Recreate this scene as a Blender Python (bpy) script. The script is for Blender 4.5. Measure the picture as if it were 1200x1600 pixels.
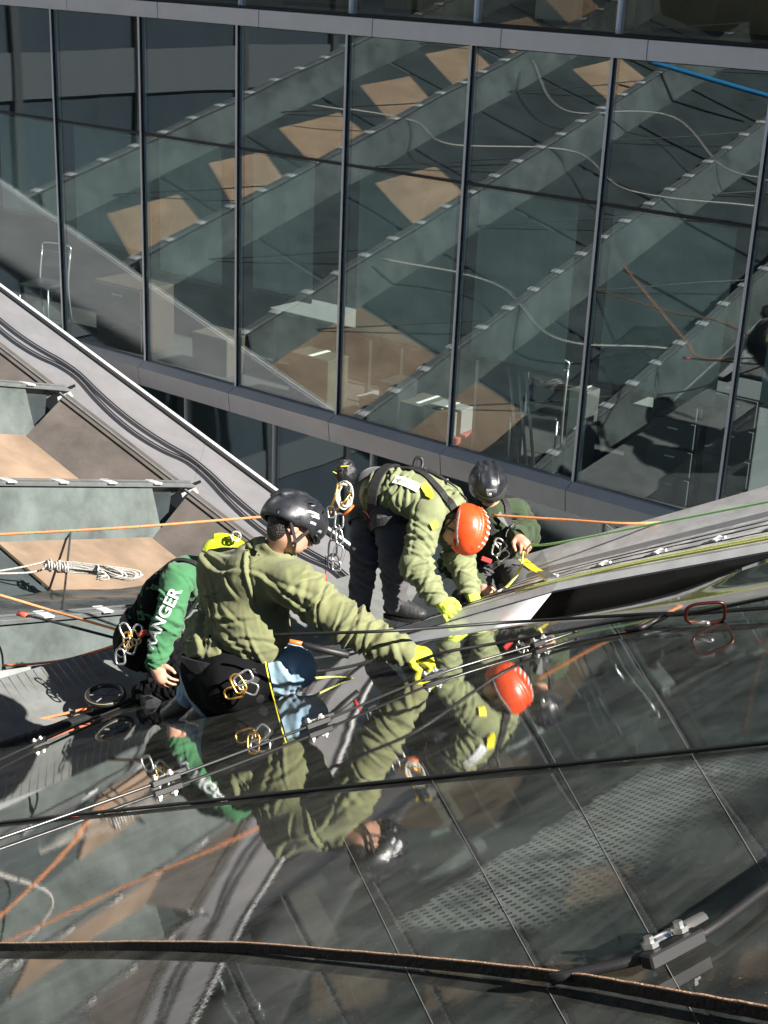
import bpy, bmesh, math, random
import numpy as np
from mathutils import Vector, Matrix, noise as mnoise
random.seed(7); rng = np.random.RandomState(7)
R = math.radians
for o in list(bpy.data.objects): bpy.data.objects.remove(o)
scn = bpy.context.scene
col = scn.collection

# ------------------------------------------------------------------ place frame
# x = along the glass facade (to the right), y = into the building, z = up; street level z = 0
Z0 = 20.0                      # the camera stands 20 m above the street
DF = 9.673                     # metres from the camera to the facade plane (y = 0)
FPX = 2251.0                   # focal length in pixels of the 1200 x 1600 picture
E1 = np.array([0.7928457, -0.60942243, 0.0]); NN = np.array([0.60942243, 0.7928457, 0.0])
RM = np.array([[0.999042459, -0.04375117, 0.0], [0.01581644, 0.36116283, 0.93236862], [0.04079222, 0.93147584, -0.36150899]])
def tow(P):                    # camera-centred survey axes -> place frame
    return np.array([P @ E1, P @ NN - DF, P[2] + Z0])
CAM = tow(np.zeros(3))
def tod(v): return np.array([v @ E1, v @ NN, v[2]])
CX, CY, CZ = tod(RM[:, 0]), tod(RM[:, 1]), tod(RM[:, 2])
def at(x, y, dep):             # survey point: picture position and distance along the axis
    return CAM + dep * (CX * (x - 600) / FPX - CY * (y - 800) / FPX + CZ)
def ray(x, y):
    v = CX * (x - 600) / FPX - CY * (y - 800) / FPX + CZ
    return v / np.linalg.norm(v)
def on_y(x, y, Y):             # survey point on the vertical plane y = Y
    r = ray(x, y); return CAM + r * ((Y - CAM[1]) / r[1])
def zfilm(a, b): return Z0 - 4.23 + .499 * (a + 5.32) + .1137 * (b - 2.49)
MN = np.array([-.499, .1137, 1.0]); MN /= np.linalg.norm(MN)
def on_film(x, y, off=0.0):
    r = ray(x, y); p0 = np.array([-5.32, -2.49, Z0 - 4.23]) + MN * off
    return CAM + r * (((p0 - CAM) @ MN) / (r @ MN))
def V(a, b, z): return np.array([a, -b, z + Z0])
def zleft(a, b): return -4.615 - .32 * (a + 8.897) + .27 * (b - .9)

# ------------------------------------------------------------------ camera, sky, sun, exposure
cam = bpy.data.cameras.new('camera'); camo = bpy.data.objects.new('camera', cam); col.objects.link(camo)
cam.sensor_width = 36; cam.lens = 36 * FPX / 1600; cam.clip_start = .05; cam.clip_end = 2000
camo.matrix_world = Matrix(((CX[0], CY[0], -CZ[0], CAM[0]), (CX[1], CY[1], -CZ[1], CAM[1]), (CX[2], CY[2], -CZ[2], CAM[2]), (0, 0, 0, 1)))
scn.camera = camo
sun_s = np.array([.835, -.545, .80])                        # towards the sun, camera-centred axes
SUN = tod(sun_s / np.linalg.norm(sun_s))
world = bpy.data.worlds.new('World'); scn.world = world; world.use_nodes = True
nt = world.node_tree; bg = nt.nodes['Background']
sky = nt.nodes.new('ShaderNodeTexSky'); sky.sky_type = 'NISHITA'; sky.sun_disc = False
sky.sun_elevation = math.asin(SUN[2]); sky.sun_rotation = math.atan2(SUN[0], SUN[1])
sky.air_density = .7; sky.dust_density = .3; sky.altitude = 2000
nt.links.new(sky.outputs[0], bg.inputs[0]); bg.inputs[1].default_value = .05
sl = bpy.data.lights.new('sun', 'SUN'); sl.energy = 5.0; sl.angle = R(.5); sl.color = (1, .95, .86)
so = bpy.data.objects.new('sun', sl); col.objects.link(so); so.location = (20, -20, 60)
so.rotation_euler = Vector(-SUN).to_track_quat('-Z', 'Y').to_euler()
scn.view_settings.view_transform = 'Standard'; scn.view_settings.look = 'None'
scn.view_settings.exposure = 1.5; scn.view_settings.gamma = 1
scn.cycles.max_bounces = 10; scn.cycles.transparent_max_bounces = 12; scn.cycles.glossy_bounces = 5
scn.cycles.use_denoising = True; scn.cycles.caustics_reflective = False; scn.cycles.caustics_refractive = False

# ------------------------------------------------------------------ materials
MATS = {}
def mat(name, base, rough=.5, metal=0., ior=1.5, vary=0., vscale=6., stretch=(1, 1, 1), bump=0., bscale=40., spec=.5, base2=None, coat=0., rvary=0., sheen=0.):
    if name in MATS: return MATS[name]
    m = bpy.data.materials.new(name); m.use_nodes = True; t = m.node_tree; N = t.nodes; L = t.links
    p = N['Principled BSDF']; p.inputs['Base Color'].default_value = (*base, 1); p.inputs['Roughness'].default_value = rough
    p.inputs['Metallic'].default_value = metal; p.inputs['IOR'].default_value = ior; p.inputs['Specular IOR Level'].default_value = spec
    p.inputs['Coat Weight'].default_value = coat; p.inputs['Sheen Weight'].default_value = sheen
    tc = N.new('ShaderNodeTexCoord'); mp = N.new('ShaderNodeMapping'); mp.inputs['Scale'].default_value = stretch
    L.new(tc.outputs['Object'], mp.inputs[0])
    if vary or base2 or rvary:
        n = N.new('ShaderNodeTexNoise'); n.inputs['Scale'].default_value = vscale; n.inputs['Detail'].default_value = 6; n.inputs['Roughness'].default_value = .65
        L.new(mp.outputs[0], n.inputs[0])
        if vary or base2:
            r = N.new('ShaderNodeValToRGB'); b2 = base2 or tuple(min(1, c * (1 + vary)) for c in base); b1 = base if base2 else tuple(c * (1 - vary) for c in base)
            r.color_ramp.elements[0].position = .34; r.color_ramp.elements[1].position = .68
            r.color_ramp.elements[0].color = (*b1, 1); r.color_ramp.elements[1].color = (*b2, 1)
            L.new(n.outputs[0], r.inputs[0]); L.new(r.outputs[0], p.inputs['Base Color'])
        if rvary:
            mr = N.new('ShaderNodeMapRange'); mr.inputs[1].default_value = .35; mr.inputs[2].default_value = .7
            mr.inputs[3].default_value = max(0, rough - rvary); mr.inputs[4].default_value = min(1, rough + rvary)
            L.new(n.outputs[0], mr.inputs[0]); L.new(mr.outputs[0], p.inputs['Roughness'])
    if bump:
        n2 = N.new('ShaderNodeTexNoise'); n2.inputs['Scale'].default_value = bscale; n2.inputs['Detail'].default_value = 4
        L.new(mp.outputs[0], n2.inputs[0]); b = N.new('ShaderNodeBump'); b.inputs['Strength'].default_value = bump; b.inputs['Distance'].default_value = .02
        L.new(n2.outputs[0], b.inputs['Height']); L.new(b.outputs[0], p.inputs['Normal'])
    MATS[name] = m; return m
def shade_mat(name, c, tr=.5):
    m = bpy.data.materials.new(name); m.use_nodes = True; t = m.node_tree; N = t.nodes; L = t.links; N.remove(N['Principled BSDF'])
    d = N.new('ShaderNodeBsdfDiffuse'); d.inputs[0].default_value = (*c, 1); q = N.new('ShaderNodeBsdfTranslucent'); q.inputs[0].default_value = (*c, 1); x = N.new('ShaderNodeMixShader'); x.inputs[0].default_value = tr
    tc = N.new('ShaderNodeTexCoord'); n = N.new('ShaderNodeTexNoise'); n.inputs['Scale'].default_value = 2.5; n.inputs['Detail'].default_value = 5; L.new(tc.outputs['Object'], n.inputs[0])
    r = N.new('ShaderNodeValToRGB'); r.color_ramp.elements[0].position = .3; r.color_ramp.elements[1].position = .7
    r.color_ramp.elements[0].color = (*[k * .8 for k in c], 1); r.color_ramp.elements[1].color = (*c, 1); L.new(n.outputs[0], r.inputs[0]); L.new(r.outputs[0], d.inputs[0]); L.new(r.outputs[0], q.inputs[0])
    L.new(d.outputs[0], x.inputs[1]); L.new(q.outputs[0], x.inputs[2]); L.new(x.outputs[0], N['Material Output'].inputs[0]); MATS[name] = m; return m
def glass_mat(name, tint, ior, wob=.0, dust=0.):
    m = bpy.data.materials.new(name); m.use_nodes = True; t = m.node_tree; N = t.nodes; L = t.links
    N.remove(N['Principled BSDF']); out = N['Material Output']
    tr = N.new('ShaderNodeBsdfTransparent'); tr.inputs[0].default_value = (*tint, 1)
    gl = N.new('ShaderNodeBsdfGlossy'); gl.inputs['Roughness'].default_value = .0; gl.inputs[0].default_value = (.93, .97, 1, 1)
    mx = N.new('ShaderNodeMixShader'); ge = N.new('ShaderNodeNewGeometry'); dt = N.new('ShaderNodeVectorMath'); dt.operation = 'DOT_PRODUCT'
    L.new(ge.outputs['Incoming'], dt.inputs[0]); L.new(ge.outputs['Normal'], dt.inputs[1])
    def mm(op, a, b):
        q = N.new('ShaderNodeMath'); q.operation = op
        for k, v in enumerate((a, b)):
            if isinstance(v, float): q.inputs[k].default_value = v
            else: L.new(v, q.inputs[k])
        return q
    ab = N.new('ShaderNodeMath'); ab.operation = 'ABSOLUTE'; L.new(dt.outputs['Value'], ab.inputs[0])
    fr = mm('MULTIPLY_ADD', mm('POWER', mm('SUBTRACT', 1., ab.outputs[0]).outputs[0], 5.).outputs[0], 1. - ior); fr.inputs[2].default_value = ior   # Schlick, ior = facing reflectance
    if wob:
        tc = N.new('ShaderNodeTexCoord'); n = N.new('ShaderNodeTexNoise'); n.inputs['Scale'].default_value = .8; n.inputs['Detail'].default_value = 1
        L.new(tc.outputs['Object'], n.inputs[0]); b = N.new('ShaderNodeBump'); b.inputs['Strength'].default_value = wob; b.inputs['Distance'].default_value = .02
        L.new(n.outputs[0], b.inputs['Height']); L.new(b.outputs[0], gl.inputs['Normal'])
    L.new(fr.outputs[0], mx.inputs[0]); L.new(tr.outputs[0], mx.inputs[1]); L.new(gl.outputs[0], mx.inputs[2]); 
    if dust:
        df = N.new('ShaderNodeBsdfDiffuse'); df.inputs[0].default_value = (.62, .70, .72, 1); m2 = N.new('ShaderNodeMixShader')
        tc2 = N.new('ShaderNodeTexCoord'); mp = N.new('ShaderNodeMapping'); mp.inputs['Scale'].default_value = (1.6, 1, .5); n3 = N.new('ShaderNodeTexNoise'); n3.inputs['Scale'].default_value = 1.5; n3.inputs['Detail'].default_value = 7
        L.new(tc2.outputs['Object'], mp.inputs[0]); L.new(mp.outputs[0], n3.inputs[0]); mr = N.new('ShaderNodeMapRange'); mr.inputs[1].default_value = .3; mr.inputs[2].default_value = .75; mr.inputs[3].default_value = dust * .35; mr.inputs[4].default_value = dust * 2
        L.new(n3.outputs[0], mr.inputs[0]); L.new(mr.outputs[0], m2.inputs[0]); L.new(mx.outputs[0], m2.inputs[1]); L.new(df.outputs[0], m2.inputs[2]); L.new(m2.outputs[0], out.inputs[0])
    else: L.new(mx.outputs[0], out.inputs[0])
    MATS[name] = m; return m

G_PANE = glass_mat('coated_glass', (.80, .89, .88), .13, .10, .016)
G_TOP = glass_mat('upper_glass', (.88, .88, .82), .04, .05, .02)
M_ALU = mat('aluminium_panel', (.80, .785, .78), .42, .1, vary=.06, vscale=3, rvary=.08)
M_ALU2 = mat('aluminium_sill', (.52, .51, .50), .5, .05, vary=.08, vscale=4)
M_MULL = mat('mullion_metal', (.86, .86, .87), .45, .0)
M_BLACK = mat('black_rubber', (.012, .012, .013), .5)
M_DARK = mat('dark_metal', (.03, .033, .036), .4, .3)
M_BEAM = mat('beam_sheet', (.40, .395, .415), .45, .0, vary=.10, vscale=2.2, stretch=(1, 3, 3), bump=.05, bscale=3, rvary=.1)
M_WHITE = mat('white_edge', (.66, .66, .66), .45, vary=.12, vscale=8)
M_CAP = mat('cap_strip', (.20, .215, .22), .35, .5, vary=.15, vscale=9)
M_CLIP = mat('clip_metal', (.72, .73, .73), .35, .3)
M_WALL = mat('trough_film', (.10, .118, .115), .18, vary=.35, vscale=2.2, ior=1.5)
M_TAN = mat('tan_board', (.23, .165, .118), .55, vary=.28, vscale=1.6)
M_BROWN = mat('brown_film', (.085, .074, .068), .2, vary=.25, vscale=2.5)
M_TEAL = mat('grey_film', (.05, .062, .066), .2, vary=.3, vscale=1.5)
M_TARP = mat('dark_tarp', (.035, .038, .042), .25, vary=.5, vscale=4, bump=.4, bscale=5)
M_GREY = mat('pale_film', (.22, .235, .235), .16, vary=.25, vscale=2)
M_STEEL = mat('stainless', (.68, .68, .66), .28, .9)
M_CABLE = mat('black_cable', (.010, .010, .011), .5, bump=.06, bscale=260)
M_WIRE = mat('wire_rope', (.10, .10, .10), .35, .8)

# ------------------------------------------------------------------ mesh helpers
def link(o, parent=None):
    col.objects.link(o)
    if parent is not None: o.parent = parent
    return o
def tag(o, label=None, cat=None, group=None, kind=None):
    if label: o['label'] = label
    if cat: o['category'] = cat
    if group: o['group'] = group
    if kind: o['kind'] = kind
    return o
def empty(name, label=None, cat=None, group=None, kind=None):
    o = bpy.data.objects.new(name, None); o.empty_display_size = .1; col.objects.link(o); return tag(o, label, cat, group, kind)
class MB:
    def __init__(s): s.v = []; s.f = []
    def add(s, vs, fs):
        k = len(s.v); s.v += [tuple(map(float, v)) for v in vs]; s.f += [tuple(i + k for i in f) for f in fs]; return s
    def hexa(s, p):            # 8 points: bottom 0-3, top 4-7
        return s.add(p, [(3, 2, 1, 0), (4, 5, 6, 7), (0, 1, 5, 4), (1, 2, 6, 5), (2, 3, 7, 6), (3, 0, 4, 7)])
    def box(s, x0, x1, y0, y1, z0, z1):
        return s.hexa([(x0, y0, z0), (x1, y0, z0), (x1, y1, z0), (x0, y1, z0), (x0, y0, z1), (x1, y0, z1), (x1, y1, z1), (x0, y1, z1)])
    def bar(s, p, q, w, h, up=(0, 0, 1)):   # box beam from p to q
        p, q, up = np.array(p, float), np.array(q, float), np.array(up, float); d = q - p; d /= np.linalg.norm(d)
        sd = np.cross(d, up); sd /= np.linalg.norm(sd); u = np.cross(sd, d)
        c = [(-1, -1), (1, -1), (1, 1), (-1, 1)]
        return s.hexa([p + sd * a * w / 2 + u * b * h / 2 for a, b in c] + [q + sd * a * w / 2 + u * b * h / 2 for a, b in c])
    def slab(s, quad, th, nrm=None):   # quad of 4 points, thickness th under it
        q = [np.array(p, float) for p in quad]
        nn = np.cross(q[1] - q[0], q[3] - q[0]); nn /= np.linalg.norm(nn)
        if nrm is not None and nn @ np.array(nrm) < 0: q = q[::-1]; nn = -nn
        return s.hexa([p - nn * th for p in q] + q)
    def tube(s, pts, r, n=8, closed=False):
        P = [np.array(p, float) for p in pts]; m = len(P); rs = r if hasattr(r, '__len__') else [r] * m
        base = len(s.v); u = None
        for i in range(m):
            if closed: d = P[(i + 1) % m] - P[i - 1]
            else: d = P[min(i + 1, m - 1)] - P[max(i - 1, 0)]
            d = d / (np.linalg.norm(d) + 1e-9)
            if u is None:
                u = np.cross(d, (0, 0, 1.)) if abs(d[2]) < .9 else np.cross(d, (1., 0, 0))
            u = u - d * (u @ d); u /= np.linalg.norm(u) + 1e-9; w = np.cross(d, u)
            for k in range(n):
                t = 2 * math.pi * k / n; s.v.append(tuple(P[i] + rs[i] * (u * math.cos(t) + w * math.sin(t))))
        for i in range(m if closed else m - 1):
            j = (i + 1) % m
            for k in range(n):
                k2 = (k + 1) % n; s.f.append((base + i * n + k, base + i * n + k2, base + j * n + k2, base + j * n + k))
        if not closed:
            s.f.append(tuple(base + k for k in range(n))[::-1]); s.f.append(tuple(base + (m - 1) * n + k for k in range(n)))
        return s
    def build(s, name, m, parent=None, smooth=False, bevel=0.):
        me = bpy.data.meshes.new(name); me.from_pydata(s.v, [], s.f); me.update()
        me.materials.append(m)
        if smooth:
            for p in me.polygons: p.use_smooth = True
        o = bpy.data.objects.new(name, me); link(o, parent)
        bm = bmesh.new(); bm.from_mesh(me); bmesh.ops.recalc_face_normals(bm, faces=bm.faces)
        if bevel:
            bmesh.ops.bevel(bm, geom=list(bm.edges), offset=bevel, segments=1, affect='EDGES', clamp_overlap=True)
        bm.to_mesh(me); bm.free()
        return o
def curve(pts, n=12):          # Catmull-Rom through the points
    P = [np.array(p, float) for p in pts]
    if len(P) == 2: return [P[0] + (P[1] - P[0]) * t for t in np.linspace(0, 1, n + 1)]
    Q = [2 * P[0] - P[1]] + P + [2 * P[-1] - P[-2]]; out = []
    for i in range(1, len(Q) - 2):
        for t in np.linspace(0, 1, n, endpoint=False):
            a, b, c, d = Q[i - 1], Q[i], Q[i + 1], Q[i + 2]
            out.append(.5 * ((2 * b) + (c - a) * t + (2 * a - 5 * b + 4 * c - d) * t * t + (3 * b - a - 3 * c + d) * t ** 3))
    out.append(P[-1]); return out
def share(o, loc, parent=None, rotm=None):
    c = o.copy(); col.objects.link(c); c.parent = parent; c.location = loc
    if rotm is not None: c.rotation_euler = rotm
    return c
# ------------------------------------------------------------------ ground
tag(MB().add([(-1500, -1500, 0), (1500, -1500, 0), (1500, 1500, 0), (-1500, 1500, 0)], [(0, 1, 2, 3)]).build('ground', mat('asphalt', (.05, .05, .05), .9, vary=.2, vscale=.2)), kind='structure')

# ------------------------------------------------------------------ the glass building behind
bld = empty('glass_building', 'office building with tall glass panes, slim mullions and grey metal bands', 'building')
SP = 1.2585; AX = [-8.02 + SP * k for k in range(-8, 15)]     # mullion positions along the facade
ZB1, ZB0 = -.50, -.64          # upper metal band
ZT = -1.70                     # transom
ZS1, ZS0 = -3.93, -4.19        # lower metal band
X0, X1 = AX[0], AX[-1]
# panes and mullions
def pane(x0, x1, z0, z1, y, m, name='pane'):
    j = [y + random.uniform(-.0012, .0012) for _ in range(4)]; z0 += Z0; z1 += Z0
    return MB().hexa([(x0, j[0], z0), (x1, j[1], z0), (x1, j[1] + .02, z0), (x0, j[0] + .02, z0), (x0, j[2], z1), (x1, j[1] + j[2] - j[0], z1), (x1, j[1] + j[2] - j[0] + .02, z1), (x0, j[2] + .02, z1)]).build(name, m, bld)
for i in range(len(AX) - 1):
    a0, a1 = AX[i] + .012, AX[i + 1] - .012
    pane(a0, a1, ZT + .012, ZB0 - .01, .0, G_PANE)
    pane(a0, a1, ZS1 + .012, ZT - .012, .0, G_PANE)
    pane(a0, a1, ZB1 + .03, 1.15, .035, G_TOP)
    pane(a0, a1, -8.4, ZS0 - .05, .55, G_PANE)
for x in AX:
    m = MB(); m.box(x - .011, x + .011, -.03, .05, ZS1 + Z0, ZB0 + Z0)
    o = m.build('mullion', M_MULL, bld)
    MB().box(x + .0115, x + .016, -.028, .0, ZS1 + Z0, ZB0 + Z0).build('gasket', M_BLACK, o)
    MB().box(x - .011, x + .011, .0, .08, ZB1 + .02 + Z0, 1.15 + Z0).build('mullion', M_MULL, bld)
    MB().box(x - .012, x + .012, .52, .6, -8.4 + Z0, ZS0 - .02 + Z0).build('mullion', M_MULL, bld)
for i in range(len(AX) - 1):
    MB().box(AX[i] + .0125, AX[i + 1] - .0125, -.012, .04, ZT - .011 + Z0, ZT + .011 + Z0).build('transom', M_DARK, bld)
# band panels, each with a joint
J = [a + .30 for a in AX]
for i in range(len(J) - 1):
    MB().box(J[i] + .004, J[i + 1] - .004, -.07, .03, ZB0 + Z0, ZB1 + Z0).build('band_panel', M_ALU, bld, bevel=.004)
    j0, j1 = AX[i] + .0, AX[i + 1] - .0
    p = MB(); z0, z1 = ZS0 + Z0, ZS1 + Z0
    p.add([(j0 + .004, -.10, z0 + .02), (j0 + .004, -.13, z1 - .05), (j0 + .004, -.0355, z1), (j0 + .004, .05, z1), (j0 + .004, .05, z0),
           (j1 - .004, -.10, z0 + .02), (j1 - .004, -.13, z1 - .05), (j1 - .004, -.0355, z1), (j1 - .004, .05, z1), (j1 - .004, .05, z0)],
          [(0, 1, 6, 5), (1, 2, 7, 6), (2, 3, 8, 7), (3, 4, 9, 8), (4, 0, 5, 9), (4, 3, 2, 1, 0), (5, 6, 7, 8, 9)])
    p.build('sill_panel', M_ALU2, bld)
MB().box(X0, X1, -.04, .06, ZB1 + .003 + Z0, ZB1 + .022 + Z0).build('gasket_strip', M_BLACK, bld)
# slabs, ceilings, back walls
M_FLOOR = mat('carpet', (.035, .033, .032), .9, vary=.3, vscale=3)
M_CEIL = mat('ceiling', (.16, .16, .155), .9)
M_BACK = mat('inner_wall', (.07, .066, .062), .9, vary=.2, vscale=.7)
MB().box(X0, X1, .051, 7, ZS0 + .01 + Z0, ZS0 + .1 + Z0).build('floor_slab', M_FLOOR, bld)
MB().box(X0, X1, .07, .62, ZB0 + .02 + Z0, ZB1 - .01 + Z0).build('floor_slab', M_CEIL, bld)
MB().box(X0, X1, 1.9, 7, ZB0 + .02 + Z0, ZB1 - .01 + Z0).build('floor_slab', M_CEIL, bld)  # slot between the slabs added to let daylight into the rooms
MB().box(X0, X1, .08, .62, 1.16 + Z0, 1.35 + Z0).build('floor_slab', M_CEIL, bld)
MB().box(X0, X1, 1.9, 7, 1.16 + Z0, 1.35 + Z0).build('floor_slab', M_CEIL, bld)  # open roof slot, added above the one below for daylight
MB().box(X0, X1, 6.0, 6.1, -8.4 + Z0, 1.15 + Z0).build('inner_wall', M_BACK, bld)
MB().box(X0 - .2, X0 - .05, 0, 7, 0, 1.35 + Z0).build('side_wall', M_DARK, bld)
MB().box(X1 + .05, X1 + .2, 0, 7, 0, 1.35 + Z0).build('side_wall', M_DARK, bld)
MB().box(X0, X1, .5, 7, 0, -8.41 + Z0).build('base_wall', M_DARK, bld)
MB().box(X0, X1, 0, .3, 1.355 + Z0, 1.45 + Z0).build('parapet', M_DARK, bld)
MB().box(-34, 12, 7.2, 26, 0, 90).build('setback_sky_blocker', M_DARK, bld)  # unseen setback tower added to block sky light
MB().box(X0, X1, .62, .7, -8.4 + Z0, ZS0 - .02 + Z0).build('lower_lining', M_DARK, bld)
# roller shades behind the lower panes: x0 fraction, x1 fraction, bottom z
M_SHADE = shade_mat('shade_cloth', (.80, .88, .86), .6)
def shade(i, f0, f1, zb, zt=ZT - .06, y=.16, m=M_SHADE):
    a0 = AX[i] + SP * f0; a1 = AX[i] + SP * f1; n = 10; mb = MB(); vs = []
    for k in range(n + 1):
        x = a0 + (a1 - a0) * k / n; dy = .012 * math.sin(k * 2.1 + i)
        vs += [(x, y + dy, zb + Z0), (x, y + dy * .3, zt + Z0), (x, y + dy + .004, zb + Z0), (x, y + dy * .3 + .004, zt + Z0)]
    fs = []
    for k in range(n):
        b = 4 * k; fs += [(b, b + 4, b + 5, b + 1), (b + 2, b + 3, b + 7, b + 6), (b, b + 2, b + 6, b + 4), (b + 1, b + 5, b + 7, b + 3)]
    fs += [(0, 1, 3, 2), (4 * n, 4 * n + 2, 4 * n + 3, 4 * n + 1)]
    o = mb.add(vs, fs).build('roller_shade', m, bld)
    MB().box(a0, a1, y - .014, y - .002, zb - .02 + Z0, zb + .015 + Z0).build('hem_bar', M_DARK, o)
    MB().tube([(a0, y + .03, zt + .02 + Z0), (a1, y + .03, zt + .02 + Z0)], .03).build('roller', M_DARK, o, smooth=True)
for i, f0, f1, zb in [(4, .1, .9, -2.75), (5, .06, .93, -2.9), (6, .04, .7, -3.05), (7, .03, .62, -3.0), (8, .03, .86, -3.2), (9, .04, .78, -3.15),
                      (10, .03, .84, -3.12), (11, .12, .95, -3.0), (12, .05, .8, -3.1), (13, .05, .9, -3.0), (3, .05, .9, -2.9), (2, .1, .8, -3.1)]:
    shade(i, f0, f1, zb)
M_SHADE2 = shade_mat('olive_blind', (.40, .35, .22))
M_SHADE3 = shade_mat('pale_blind', (.75, .78, .72))
for i, f0, f1, m in [(8, .1, .9, M_SHADE2), (9, .28, .62, M_SHADE3), (9, .66, .98, M_SHADE2), (10, .10, .86, M_SHADE2), (7, .2, .9, M_SHADE2), (11, .2, .9, M_SHADE3), (6, .1, .8, M_SHADE2)]:
    shade(i, f0, f1, ZB1 + .06, 1.05, .3, m)

# ------------------------------------------------------------------ things standing inside
FZ = ZS0 + .1 + Z0
def box_thing(name, x, y, sx, sy, sz, m, label, cat, z=FZ, group=None, lid=True):
    t = empty(name, label, cat, group)
    MB().box(x, x + sx, y, y + sy, z, z + sz).build('carton', m, t, bevel=.006)
    if lid:
        MB().box(x + .01, x + sx - .01, y - .06, y + .01, z + sz + .002, z + sz + .008).build('flap', m, t)
        MB().box(x + sx * .45, x + sx * .55, y + .012, y + sy, z + sz + .001, z + sz + .004).build('tape', M_WHITE, t)
    return t
M_CARD = mat('cardboard', (.06, .045, .032), .8, vary=.1)
M_PAPER = mat('white_card', (.17, .17, .17), .7)
M_RED = mat('red_card', (.30, .05, .045), .6)
def ix(px, py, y): return on_y(px, py, y)[0]
box_thing('cardboard_box', ix(630, 630, .5), .45, .36, .35, .28, M_CARD, 'open brown cardboard box behind the pane left of the white box', 'box')
box_thing('storage_box', ix(660, 680, .3), .3, .33, .3, .22, M_PAPER, 'white storage box on the red crate behind the glass', 'box', FZ + .121)
box_thing('storage_box', ix(655, 680, .3), .28, .42, .36, .12, M_RED, 'low red crate under the white box behind the glass', 'box', lid=False)
def metal_chair(x, y, rz, label):
    t = empty('metal_chair', label, 'chair', 'chairs stored behind the glass')
    t.location = (x, y, FZ); t.rotation_euler = (0, 0, rz); mm = mat('chair_tube', (.55, .56, .56), .35, .8)
    for s in (-1, 1):
        MB().tube(curve([(s * .2, -.2, 0), (s * .2, -.17, .45)], 2), .011).build('leg', mm, t, smooth=True)
        MB().tube(curve([(s * .2, .22, 0), (s * .2, .18, .45), (s * .2, .24, .8)], 4), .011).build('leg', mm, t, smooth=True)
    MB().box(-.2, .2, -.2, .2, .45, .48).build('seat', M_DARK, t, bevel=.01)
    MB().tube(curve([(-.2, .24, .8), (-.17, .25, .87), (.17, .25, .87), (.2, .24, .8)], 5), .011).build('back_rail', mm, t, smooth=True)
    MB().box(-.18, .18, .225, .245, .62, .8).build('backrest', M_DARK, t, bevel=.01)
    return t
metal_chair(ix(835, 700, .55), .55, .4, 'tubular metal chair behind the glass, beside the dark display board')
metal_chair(ix(70, 480, .6), .6, .2, 'tubular metal chair behind the far left glass pane')
def cabinet(name, px, py, y, w, dpt, h, m, label, n=3):
    t = empty(name, label, 'cabinet'); x = ix(px, py, y)
    MB().box(x, x + w, y, y + dpt, FZ, FZ + h).build('carcass', m, t, bevel=.005)
    for k in range(n):
        z = FZ + h * (k + .06) / n
        d = MB().box(x + .02, x + w - .02, y - .016, y - .002, z, z + h * .88 / n).build('drawer_front', m, t, bevel=.004)
        MB().box(x + w * .4, x + w * .6, y - .034, y - .018, z + h * .6 / n, z + h * .64 / n).build('handle', M_STEEL, d)
M_CAB = mat('cabinet_grey', (.10, .105, .11), .5)
cabinet('drawer_cabinet', 1010, 720, .5, .42, .5, .95, M_CAB, 'grey drawer cabinet behind the glass, left one of the pair', 4)
cabinet('drawer_cabinet', 1100, 700, .55, .42, .5, 1.0, M_CAB, 'grey drawer cabinet behind the glass, right one of the pair', 4)
cabinet('sideboard', 150, 500, .5, .75, .45, .7, mat('wood_dark', (.05, .035, .026), .6), 'low brown sideboard behind the second pane from the left', 2)
b = empty('display_board', 'dark framed board leaning behind the glass', 'board')
xb = ix(740, 690, .4)
MB().box(xb, xb + .5, .40, .43, FZ, FZ + 1.0).build('board', mat('board_grey', (.07, .075, .08), .4), b)
MB().bar((xb, .39, FZ + .02), (xb, .39, FZ + 1.0), .025, .025, (0, 1, 0)).build('frame', M_ALU, b)
MB().bar((xb, .39, FZ + 1.015), (xb + .5, .39, FZ + 1.015), .025, .025).build('frame', M_ALU, b)
d = empty('office_desk', 'white office desk standing behind the middle panes', 'desk'); xd = ix(430, 600, .9)
MB().box(xd, xd + 1.3, .8, 1.4, FZ + .70, FZ + .74).build('desk_top', M_PAPER, d, bevel=.005)
for sx in (.03, 1.23):
    for sy in (.83, 1.33): MB().box(xd + sx, xd + sx + .04, sy, sy + .04, FZ, FZ + .70).build('leg', M_DARK, d)
bi = empty('waste_bin', 'small black bin with a steel rim on the upper floor', 'bin'); xw = ix(945, 40, .35)
MB().tube([(xw, .38, ZB1 + .02 + Z0), (xw, .38, ZB1 + .34 + Z0)], [.12, .14], 16).build('bin_body', M_BLACK, bi, smooth=True)
MB().tube([(xw, .38, ZB1 + .345 + Z0), (xw, .38, ZB1 + .37 + Z0)], .145, 16).build('rim', M_STEEL, bi, smooth=True)

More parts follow.
